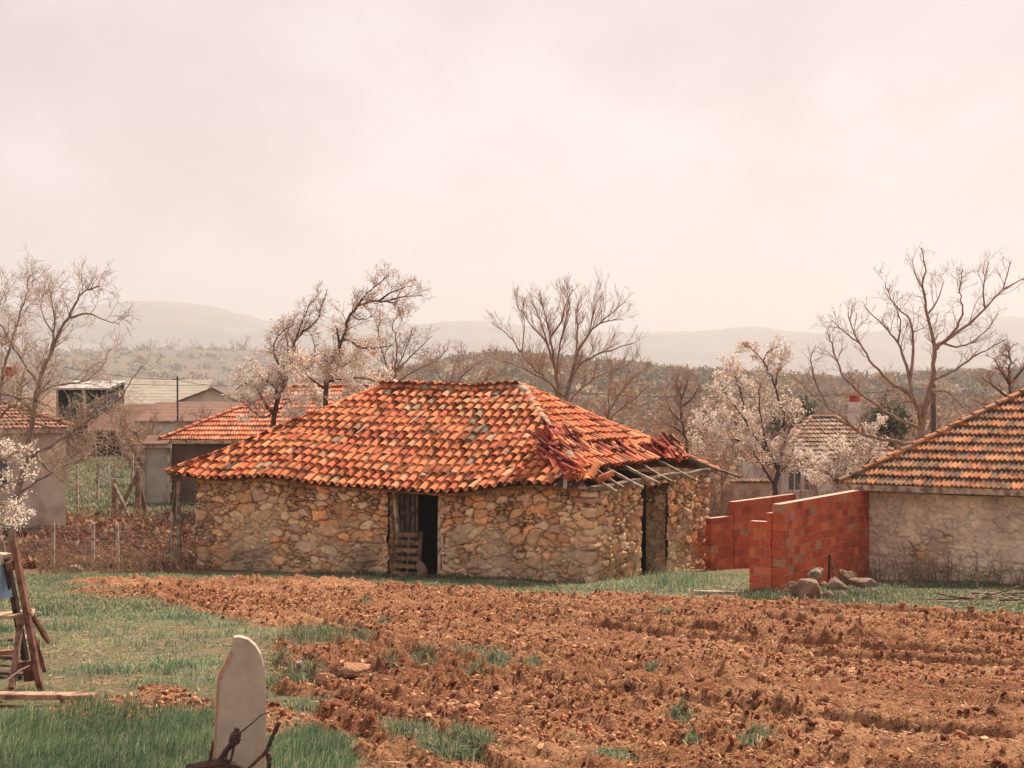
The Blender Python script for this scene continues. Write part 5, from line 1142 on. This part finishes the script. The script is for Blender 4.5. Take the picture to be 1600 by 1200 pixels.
# weathered trestle at the left edge
TY = 15.6
def tp(px, py, dy=0): return P(px, py, TY + dy)
tr = thing('wooden_trestle', 'weathered dark wooden trestle with leaning legs at the left edge', 'trestle', (Xp(40, TY), TY, float(G0(Xp(40, TY), TY))))
for nm, a, b2, w_, h_, c in (('leg', (21, 845, 0), (64, 1081, -.1), .055, .07, (.24, .12, .08)), ('leg', (34, 958, .15), (18, 1076, -.35), .06, .07, (.27, .15, .10)), ('leg', (10, 872, .05), (42, 1045, .35), .07, .06, (.07, .045, .045)),
                        ('brace', (46, 955, .2), (76, 1003, .5), .05, .05, (.22, .11, .08)), ('brace', (50, 985, .25), (70, 1050, .3), .045, .045, (.2, .1, .075)), ('rung', (20, 1042, 0), (60, 1038, 0), .05, .1, (.25, .13, .09)),
                        ('rung', (38, 1056, .05), (60, 1054, .05), .05, .12, (.16, .08, .06)), ('crosspiece', (27, 968, .02), (40, 966, .02), .12, .12, (.32, .18, .12)), ('crosspiece', (14, 885, .03), (24, 882, .0), .1, .1, (.3, .16, .1))):
    m = MB(); beam(m, tp(*a), tp(*b2), w_, h_, c, 8, .004); m.build(nm, MT['wood'], tr)
m = MB(); beam(m, tp(-40, 966, .1), tp(53, 957, .25),   .34, .035, (.50, .34, .22), 6, .004); o = m.build('shelf_board', MT['wood'], tr)
bs = MB(); gxn, gzn = 12, 14; v = []
for i in range(gxn):
    for j in range(gzn):
        u_ = i / (gxn - 1); w_ = j / (gzn - 1); v.append(tp(-30 + 42 * u_ + 8 * w_, 880 + 56 * w_ + 3 * math.sin(u_ * 5), .08 + .05 * math.sin(u_ * 7 + w_ * 3)))
bs.add(v, grid_faces(gxn, gzn)); tag(bs.build('cloth', MT['blue'], loc=tuple(tp(0, 935, .1))), 'faded blue cloth hanging on the wooden trestle', 'cloth')
m = MB(); v, f = rockshape((.16, .1, .1), 77, ICO3); m.add(v + tp(6, 872, .1), f); tag(m.build('cloth_bundle', MT['slab'], loc=tuple(tp(6, 872, .1))), 'crumpled beige rag on top of the wooden trestle', 'rag')
m = MB(); beam(m, tp(58, 1000, .35), tp(60, 1045, .3), .07, .02, (.62, .42, .33), 4, .003, up=(0, 1, 0)); tag(m.build('board_offcut', MT['wood'], loc=tuple(tp(60, 1045, .3))), 'pale pinkish board offcut standing behind the trestle legs', 'board')
m = MB(); beam(m, tp(-40, 1022, .3), tp(22, 1018, .35), .05, .05, (.4, .2, .12), 4, .004); tag(m.build('fallen_rail', MT['wood'], loc=tuple(tp(0, 1022, .3))), 'reddish rail lying in the shade behind the trestle', 'rail')
for pts_, lab in ((((-10, 1078), (12, 1062), (30, 1048), (46, 1040)), 'pale curved twig leaning on the trestle foot, upper one'), (((5, 1100), (18, 1082), (36, 1070), (45, 1066)), 'pale curved twig leaning on the trestle foot, lower one')):
    m = MB(); tube(m, [P(a, b2, 14.9) for a, b2 in pts_], [.012, .01, .008, .005], 5, (.6, .5, .4)); tag(m.build('twig', MT['wood'], loc=tuple(P(*pts_[0], 14.9))), lab, 'twig')
px0 = ground_at(75, 1106); y_ = px0[1]; zz = gz(px0[0], y_)
m = MB(); beam(m, (Xp(-40, y_), y_ + .1, zz + .09), (Xp(150, y_), y_, zz + .10), .16, .05, (.44, .27, .18), 10, .004); tag(m.build('plank', MT['wood'], loc=(Xp(75, y_), y_, zz)), 'long weathered plank lying across the grass at the lower left', 'plank')
x_, y_ = ground_at(1120, 930); zz = gz(x_, y_)
m = MB(); beam(m, (x_ - .45, y_, zz + .05), (x_ + .62, y_ - .25, zz + .05), .12, .08, (.55, .42, .32), 8, .006); tag(m.build('timber_beam', MT['wood'], loc=(x_, y_, zz)), 'pale squared timber lying in the grass between the barn and the brick wall', 'timber')
m = MB(); beam(m, tp(0, 0), tp(1, 1), .1, .1) if False else None
for k, (a, b2, h_, c, lab) in enumerate([((-45, 1050), (44, 1062), .05, (.12, .07, .055), 'board coloured dark as shade, lying under the wooden trestle, nearest one'), ((-45, 1035), (36, 1040), .10, (.16, .09, .065), 'board coloured dark as shade, lying crosswise behind the foot of the wooden trestle'),
                                        ((-50, 1012), (30, 1006), .07, (.10, .06, .05), 'board coloured dark as shade, on the grass at the back of the wooden trestle')]):
    xa, ya = ground_at(*a); xb, yb = ground_at(*b2); m = MB(); p = np.array([xa, ya, gz(xa, ya) + h_]); q = np.array([xb, yb, gz(xb, yb) + h_]); beam(m, p, q, .16, .04, c, 8, .006); tag(m.build('board', MT['wood'], loc=tuple((p + q) / 2)), lab, 'board')  # added boards, coloured dark for the shade around the trestle foot
# iron stake and leaning sticks by the cottage wall
for a, b2, Y_, r, c, lab in (((1296, 866), (1294, 915), 31.6, .03, (.08, .05, .05), 'dark stake standing against the long face of the near brick wall'), ((1301, 880), (1308, 915), 31.4, .022, (.3, .2, .15), 'thin broken stake beside the dark stake at the brick wall'),
                             ((1437, 876), (1420, 908), 33.2, .025, (.55, .42, .32), 'pale stick leaning against the cottage wall'), ((1526, 862), (1527, 928), 31.6, .025, (.42, .33, .27), 'thin upright stake in the weeds in front of the cottage'),
                             ((869, 905), (876, 932), 31.5, .03, (.5, .3, .18), 'broken stump of a stick in the grass below the barn corner'), ((845, 850), (848, 905), 33.0, .012, (.4, .2, .13), 'tall dry reddish stalk against the barn wall, left of its corner')):
    m = MB(); p, q = P(*a, Y_), P(*b2, Y_); q[2] = min(q[2], gz(q[0], q[1]) - .03); tube(m, [p, (p + q) / 2 + [.01, 0, 0], q], [r * .8, r, r], 6, c, lump=.1); tag(m.build('stake', MT['wood'], loc=tuple(q)), lab, 'stake')
# sticks and a rag of white on the barn roof
def on_roof(a, b2):
    z = EZ + (RZ - EZ) * (b2 + .42) / (3.5 + .42); p = sag(np.array([B(a, b2, z + .19)]))[0]; return p
for a, b2, l, lab in ((5.65, 1.75, .45, 'short pale stick lying on the barn roof tiles, upper one'), (4.3, 1.25, .33, 'short pale stick lying on the barn roof tiles, lower one')):
    m = MB(); beam(m, on_roof(a, b2), on_roof(a + .12, b2 + l), .05, .03, (.62, .5, .4), 3, .004); tag(m.build('stick', MT['wood'], loc=tuple(on_roof(a, b2))), lab, 'stick')
for k, (a, b2, lab) in enumerate([(7.2, -.1, 'pale stone on the barn eaves right above the doorway'), (8.05, .0, 'grey stone on the barn eaves right of the doorway'), (6.7, 1.35, 'dark grey stone in the middle of the barn roof')]):
    v, f = rockshape((.11, .11, .06), 80 + k, ICO3); p = on_roof(a, b2); m = MB(); m.add(v + p, f); tag(m.build('roof_stone', MT['pale_rock' if k < 2 else 'rock'], loc=tuple(p)), lab, 'stone')
# branch heap at the right edge
t = thing('branch_heap', 'heap of dry pale branches and dark sticks at the right edge below the cottage', 'branches', (*ground_at(1545, 945), 0.1))
for k in range(34):
    x, y = ground_at(1545 + rnd.gauss(0, 42), 942 + rnd.uniform(-6, 8)); z = gz(x, y); a = rnd.uniform(-.6, .6) + (math.pi if rnd.random() < .5 else 0); l = rnd.uniform(.3, .9); m = MB()
    p = np.array([x, y, z + rnd.uniform(.03, .2)]); d = np.array([math.cos(a), math.sin(a), rnd.uniform(-.1, .25)]); q = [p, p + d * l * .5 + [0, 0, rnd.uniform(-.05, .05)], p + d * l + [0, 0, rnd.uniform(-.1, .1)]]
    tube(m, q, [.018, .013, .006], 5, np.array((.5, .38, .28) if rnd.random() < .4 else (.14, .09, .07))); m.build('branch', MT['wood'], t)

# ------------------------------------------------------------------ grass, weeds, clods
def blades(name, x, y, h, wd, cols, lean=.35, seed=1, mat='grass', label='', cat='grass', z=None, aim=None):
    rg = np.random.default_rng(seed); n = len(x); z = Gd(x, y) if z is None else z
    a = rg.uniform(0, 2 * math.pi, n); ln = np.abs(rg.normal(0, lean, n)); la = rg.uniform(0, 2 * math.pi, n) if aim is None else rg.normal(aim, .9, n)
    sx, sy = np.cos(a) * wd / 2, np.sin(a) * wd / 2; b0 = np.stack([x, y, z - .01], 1); s = np.stack([sx, sy, sx * 0], 1)
    lv = np.stack([np.cos(la), np.sin(la), la * 0], 1) * (ln * h)[:, None]
    mid = b0 + lv * .35 + np.array([0, 0, 1]) * (h * .6)[:, None]; tip = b0 + lv * 1.1 + np.array([0, 0, 1]) * (h * np.clip(1 - ln * .4, .3, 1))[:, None]
    v = np.stack([b0 - s, b0 + s, mid + s * .7, mid - s * .7, tip], 1).reshape(-1, 3); i = np.arange(n)[:, None] * 5
    mb = MB(); mb.add(v, i + np.array([[0, 1, 2, 3]]), cols); mb.add(v[:0], np.zeros((0, 4), int)) 
    f3 = i + np.array([[3, 2, 4]]); mb.n = 0; vv = mb.v; mb.v = []; 
    # second face set shares the same vertices
    F4 = i + np.array([[0, 1, 2, 3]]); T3 = np.hstack([f3, np.full((n, 1), -1)])
    mb.v = [v]; mb.f = [F4, T3]; mb.c = [cols, cols]
    o = mb.build(name, MT[mat]); return tag(o, label, cat, kind='stuff')
GC = np.array([(.11, .175, .095), (.15, .215, .12), (.07, .125, .075), (.24, .28, .17), (.34, .33, .21)])
DRY = np.array([(.50, .42, .27), (.42, .33, .2), (.56, .5, .36)])
def gcols(n, dry, dark=1., rg=nr):
    c = GC[rg.integers(0, 5, n)] * rg.uniform(.75, 1.25, (n, 1)) * dark; d = rg.random(n) < dry; c[d] = DRY[rg.integers(0, 3, d.sum())] * rg.uniform(.7, 1.1, (d.sum(), 1)); return c
# meadow
N_ = 330000; y = np.sqrt(nr.uniform(8.0 ** 2, 38.0 ** 2, N_)); x = y * nr.uniform(-.37, .40, N_)
m_, t_ = soilmask(x, y); px, py = to_px(x, y)
dens = (1 - m_) * (.12 + .88 * ss(.4, .58, fbm(x * 1.1, y * 1.1, 120, 4)))
keep = (nr.random(N_) < np.clip(dens, 0, 1)) & (nr.random(N_) < np.where(y < 20, 1, .8)) & (px < 900)
x, y, py, px = x[keep], y[keep], py[keep], px[keep]; cl = ss(.5, .66, fbm(x * 1.7, y * 1.7, 130, 4))
h = nr.uniform(.025, .065, len(x)) * (1 + 2.0 * cl) * (1 - .3 * ss(20, 30, y)); h *= nr.uniform(.7, 1.2, len(x))
dry = .15 + .36 * ss(.42, .6, fbm(x * .7, y * .7, 133, 3)) - .12 * cl; c = gcols(len(x), 0, 1.); c = c * (1.5 - .5 * cl[:, None]) * np.array([.88, 1.05, 1.08]); dd = nr.random(len(x)) < dry; c[dd] = DRY[nr.integers(0, 3, dd.sum())] * nr.uniform(.7, 1.1, (dd.sum(), 1))
blades('meadow_grass', x, y, h, np.where(y < 16, .007, .012), c, .8, 2, label='short green and straw coloured grass covering the left of the yard')
# lush foreground grass
N_ = 60000; y = nr.uniform(8.6, 13.8, N_); x = y * nr.uniform(-.37, -.09, N_); px, py = to_px(x, y)
wob = (fbm(x * 2, y * 2, 140, 3) - .5)
A1 = (1 - ss(-10, 25, 1122 - py + wob * 90)) * (1 - ss(300, 350, px + wob * 80)); A2 = 1 - ss(.6, 1.1, ((px - 480) / 70) ** 2 + ((py - 1215) / 62) ** 2 + wob)
A3 = 1 - ss(.6, 1.1, ((px - 110) / 90) ** 2 + ((py - 1105) / 16) ** 2 + wob)
keep = nr.random(N_) < np.clip(np.maximum(np.maximum(A1, A2), A3 * .5), 0, 1) * (.5 + .5 * ss(.35, .55, fbm(x * 3, y * 3, 145, 2))); x, y = x[keep], y[keep]
h = nr.uniform(.09, .22, len(x)) * (.7 + .6 * vn(x * 3, y * 3, 150)); blades('tall_grass', x, y, h, .007, gcols(len(x), .08, .85) * np.array([.85, 1.03, .95]), .45, 3, label='lush dark green tall grass along the bottom left and around the slab', aim=.6)
# tufts in the field
xs, ys, hs_ = [], [], []
for cx, cy, rx, ry in TUFT:
    n = int(rx * ry * 2.2) + 60; a = nr.normal(0, .5, (n, 2)); X_ = np.array([ground_at(cx + q[0] * rx, max(cy + q[1] * ry, 905)) for q in a]); xs.append(X_[:, 0]); ys.append(X_[:, 1]); hs_.append(nr.uniform(.05, .13, n) * (1.35 if ry > 11 else .8))
x = np.concatenate(xs); y = np.concatenate(ys); h = np.concatenate(hs_); blades('grass_tufts', x, y, h, .009, gcols(len(x), .12, .85), .8, 4, label='scattered green grass tufts growing out of the ploughed soil', cat='grass')
# verge along the barn and brick wall
N_ = 150000; s = nr.uniform(0, 1, N_); px_ = nr.uniform(-20, 1640, N_); yy = nr.uniform(24.5, 36.5, N_); x = Xp(px_, yy); y = yy; m_, t_ = soilmask(x, y)
inc = ((x - cc0[0]) * V[0] + (y - cc0[1]) * V[1] > -.03) & ((x - cc0[0]) * U[0] + (y - cc0[1]) * U[1] > -.05)
inb = ((x - B0[0]) * V[0] + (y - B0[1]) * V[1] > -.03) & ((x - B0[0]) * U[0] + (y - B0[1]) * U[1] > -.1) & ((x - B0[0]) * U[0] + (y - B0[1]) * U[1] < BL + .05)
keep = (nr.random(N_) < 1 - m_) & ~inb & ~inc & (nr.random(N_) < .35 + .65 * ss(.35, .55, fbm(x * 1.3, y * 1.3, 160, 3))); x, y, px_ = x[keep], y[keep], px_[keep]
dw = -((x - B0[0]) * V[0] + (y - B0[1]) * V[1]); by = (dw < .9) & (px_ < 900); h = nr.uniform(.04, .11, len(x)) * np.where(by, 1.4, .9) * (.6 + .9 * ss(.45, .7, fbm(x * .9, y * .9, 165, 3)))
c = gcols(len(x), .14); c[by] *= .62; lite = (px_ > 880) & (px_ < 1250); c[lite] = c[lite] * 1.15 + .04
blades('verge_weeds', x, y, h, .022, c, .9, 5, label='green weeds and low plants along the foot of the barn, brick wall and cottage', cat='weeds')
# brighter clump by the side doorway
n = 2600; a = nr.normal(0, 1, (n, 2)); X_ = np.array([ground_at(1062 + q[0] * 26, 912 + q[1] * 6) for q in a]); blades('grass_clump', X_[:, 0], X_[:, 1], nr.uniform(.12, .28, n), .014, gcols(n, .03, 1.15), .5, 6, label='bright green grass clump by the side doorway of the barn')
n = 2400; a = nr.normal(0, 1, (n, 2)); X_ = np.array([ground_at(1190 + q[0] * 20, 937 + q[1] * 5) for q in a]); blades('dark_weeds', X_[:, 0], X_[:, 1], nr.uniform(.06, .2, n), .02, gcols(n, .03, .5), .6, 7, label='dark green weeds at the foot of the near brick pier', cat='weeds')
n = 3200; a = nr.normal(0, 1, (n, 2)); X_ = np.array([ground_at(1305 + q[0] * 42, 931 + q[1] * 6) for q in a]); blades('rubble_weeds', X_[:, 0], X_[:, 1], nr.uniform(.05, .17, n), .02, gcols(n, .12, .7), .7, 17, label='dark weeds growing between the rocks at the foot of the brick wall', cat='weeds')
N_ = 26000; y = np.sqrt(nr.uniform(9 ** 2, 34 ** 2, N_)); x = y * nr.uniform(-.37, .1, N_); m_, t_ = soilmask(x, y); k = (nr.random(N_) < (1 - m_) * ss(.42, .6, fbm(x * 2, y * 2, 190, 3))); x, y = x[k], y[k]
blades('broad_weeds', x, y, nr.uniform(.02, .05, len(x)), .03, gcols(len(x), .1, .9), 1.4, 18, label='low broad leaved weeds among the yard grass', cat='weeds')
N_ = 2600; y = np.sqrt(nr.uniform(8.4 ** 2, 31 ** 2, N_)); x = y * nr.uniform(-.36, .38, N_); z = Gd(x, y) + .012; a = nr.uniform(0, 6.3, N_); l = nr.uniform(.03, .14, N_); p0 = np.stack([x, y, z], 1); m = MB(); segs(m, p0, p0 + np.stack([np.cos(a) * l, np.sin(a) * l, nr.uniform(-.005, .03, N_)], 1), np.full(N_, .0035), np.full(N_, .002), 3, (.75, .6, .38))
tag(m.build('straw_bits', MT['leaf']), 'loose bits of dry straw scattered over soil and grass', 'straw', kind='stuff')
# paddock grass (far)
N_ = 50000; y = nr.uniform(49, 92, N_); x = Xp(nr.uniform(30, 330, N_), y); blades('paddock_grass', x, y, nr.uniform(.06, .2, N_), .05, gcols(N_, .25, .8), .6, 8, label='muted green grass of the paddock behind the fences', z=G0(x, y))
# brown bank: dry stems and bramble
N_ = 4500; y = nr.uniform(39, 47.5, N_); x = Xp(nr.uniform(-10, 310, N_), y); z = G0(x, y); p0 = np.stack([x, y, z], 1)
hh = nr.uniform(.08, .4, N_) * (.3 + 1.1 * vn(x * .8, y * .8, 170)); p1 = p0 + np.stack([nr.normal(0, .3, N_), nr.normal(0, .2, N_), hh], 1); p2 = p1 + np.stack([nr.normal(0, .3, N_), nr.normal(0, .2, N_), nr.normal(0, .15, N_)], 1)
m = MB(); cc = np.array([(.30, .14, .085), (.20, .10, .07), (.42, .26, .17), (.12, .07, .055)])[nr.integers(0, 4, N_)]; segs(m, p0, p1, np.full(N_, .008), np.full(N_, .006), 3, cc); segs(m, p1, p2, np.full(N_, .006), np.full(N_, .003), 3, cc)
tag(m.build('bramble', MT['leaf']), 'dry reddish bramble tangle on the brown bank left of the barn', 'bramble', kind='stuff')
n = 3200; pts = np.stack([Xp(nr.uniform(-10, 300, n), 43), nr.uniform(39, 47.5, n), np.zeros(n)], 1); pts[:, 0] *= pts[:, 1] / 43; pts[:, 2] = G0(pts[:, 0], pts[:, 1]) + .08
o = clumps('dead_leaves', pts, nr.uniform(.08, .26, n), [(.26, .10, .06), (.36, .16, .09), (.13, .06, .045), (.44, .28, .18), (.14, .13, .08), (.5, .36, .26)], 'leaf', 12, .32, .8, 9); tag(o, 'dark red dead leaves and clods heaped on the brown bank', 'dead leaves')
# weedy stems at the fence foot
N_ = 420; y = nr.uniform(36, 38.6, N_); x = Xp(nr.uniform(60, 310, N_), y); z = G0(x, y); p0 = np.stack([x, y, z], 1); p1 = p0 + np.stack([nr.normal(0, .06, N_), nr.normal(0, .05, N_), nr.uniform(.15, .6, N_)], 1)
m = MB(); segs(m, p0, p1, np.full(N_, .008), np.full(N_, .004), 3, (.30, .2, .13)); k = N_ * 3; q = np.repeat(p0 + (p1 - p0) * nr.uniform(.4, 1, (N_, 1)), 3, 0); segs(m, q, q + np.stack([nr.normal(0, .07, k), nr.normal(0, .06, k), nr.uniform(0, .14, k)], 1), np.full(k, .005), np.full(k, .003), 3, (.36, .22, .14))
tag(m.build('dry_stems', MT['leaf']), 'thin dry brown stems at the foot of the low wire fence', 'weeds', kind='stuff')
# dry stalks by barn and cottage walls
N_ = 120; pxs = nr.uniform(1300, 1640, N_); sq = (pxs - 1300) / 340 * 5.2; dq = nr.uniform(.15, 1.3, N_); x = cc0[0] + U[0] * sq - V[0] * dq; y = cc0[1] + U[1] * sq - V[1] * dq; z = G0(x, y); p0 = np.stack([x, y, z], 1); p1 = p0 + np.stack([nr.normal(0, .12, N_), nr.normal(0, .05, N_), nr.uniform(.2, .75, N_)], 1)
m = MB(); segs(m, p0, p1, np.full(N_, .007), np.full(N_, .004), 3, (.2, .13, .1)); k = N_ * 5; q = np.repeat(p0, 5, 0) + np.repeat(p1 - p0, 5, 0) * nr.uniform(.3, 1, (k, 1)); segs(m, q, q + np.stack([nr.normal(0, .12, k), nr.normal(0, .06, k), nr.uniform(-.02, .16, k)], 1), np.full(k, .004), np.full(k, .002), 3, (.26, .17, .12))
tag(m.build('dry_weeds', MT['leaf']), 'tangle of dry dark weeds in front of the cottage wall', 'weeds', kind='stuff')
# soil clods and pebbles
def scatter(name, n, yr, size, cols, seed, label, mat='rock', T=ICO1, pw=1.0, cat='clods'):
    rg = np.random.default_rng(seed); y = np.sqrt(rg.uniform(yr[0] ** 2, yr[1] ** 2, n)); x = y * rg.uniform(-.36, .38, n); m_, _ = soilmask(x, y); k = (rg.random(n) < m_ * (.25 + .75 * ss(.4, .6, fbm(x * .6, y * .6, 14, 2)))); x, y = x[k], y[k]; n = len(x)
    z = Gd(x, y); s = rg.uniform(size[0], size[1], n) * rg.random(n) ** pw + size[0]; tv, tf = T; tv = tv * (1 + rg.uniform(-.45, .3, (len(tv), 1)))
    q = rg.normal(size=(n, 4)); q /= np.linalg.norm(q, axis=1)[:, None]; w_, a, b2, c = q.T
    M = np.stack([1 - 2 * (b2 * b2 + c * c), 2 * (a * b2 - c * w_), 2 * (a * c + b2 * w_), 2 * (a * b2 + c * w_), 1 - 2 * (a * a + c * c), 2 * (b2 * c - a * w_), 2 * (a * c - b2 * w_), 2 * (b2 * c + a * w_), 1 - 2 * (a * a + b2 * b2)], 1).reshape(n, 3, 3)
    D3 = np.stack([s * rg.uniform(.8, 1.4, n), s * rg.uniform(.8, 1.3, n), s * rg.uniform(.5, .9, n)], 1); M = np.einsum('nij,nj->nij', M, D3)
    cc = np.array(cols)[rg.integers(0, len(cols), n)] * rg.uniform(.75, 1.2, (n, 1)); m = MB(); inst(m, tv, tf, M, np.stack([x, y, z + s * .2], 1), cc); return tag(m.build(name, MT[mat]), label, cat, kind='stuff')
MT['clod'] = mk('clod', (.75, .75, .75), (1.2, 1.15, 1.1), 20, 1, .7, 60, True, bdist=.01)
SO = [(.34, .135, .06), (.46, .22, .11), (.24, .085, .04), (.58, .33, .18), (.11, .035, .02)]
scatter('soil_clods', 120000, (8.4, 31), (.006, .04), SO, 5, 'crumbly reddish soil clods over the ploughed field', 'clod', pw=2.2)
scatter('soil_lumps', 1600, (8.4, 31), (.02, .055), SO, 6, 'larger reddish soil lumps over the ploughed field', 'clod', ICO1, pw=2)
scatter('pebbles', 500, (8.4, 31), (.008, .02), [(.6, .5, .42), (.5, .4, .32)], 8, 'small pale pebbles in the soil', 'clod')

# ------------------------------------------------------------------ air
m = MB(); X0, X1, Y0_, Y1_, Z0, Z1 = -6500, 6500, -80, 9100, -90, 420
box(m, ((X0 + X1) / 2, (Y0_ + Y1_) / 2, (Z0 + Z1) / 2), (X1 - X0, Y1_ - Y0_, Z1 - Z0))
hm = bpy.data.materials.new('haze'); hm.use_nodes = True; nt = hm.node_tree; nt.nodes.remove(nt.nodes['Principled BSDF'])
pv = nt.nodes.new('ShaderNodeVolumePrincipled'); pv.inputs['Density'].default_value = .0003; pv.inputs['Color'].default_value = (.80, .78, .80, 1); pv.inputs['Anisotropy'].default_value = .2
nt.links.new(pv.outputs[0], nt.nodes['Material Output'].inputs['Volume'])
tag(m.build('haze', hm), kind='stuff')
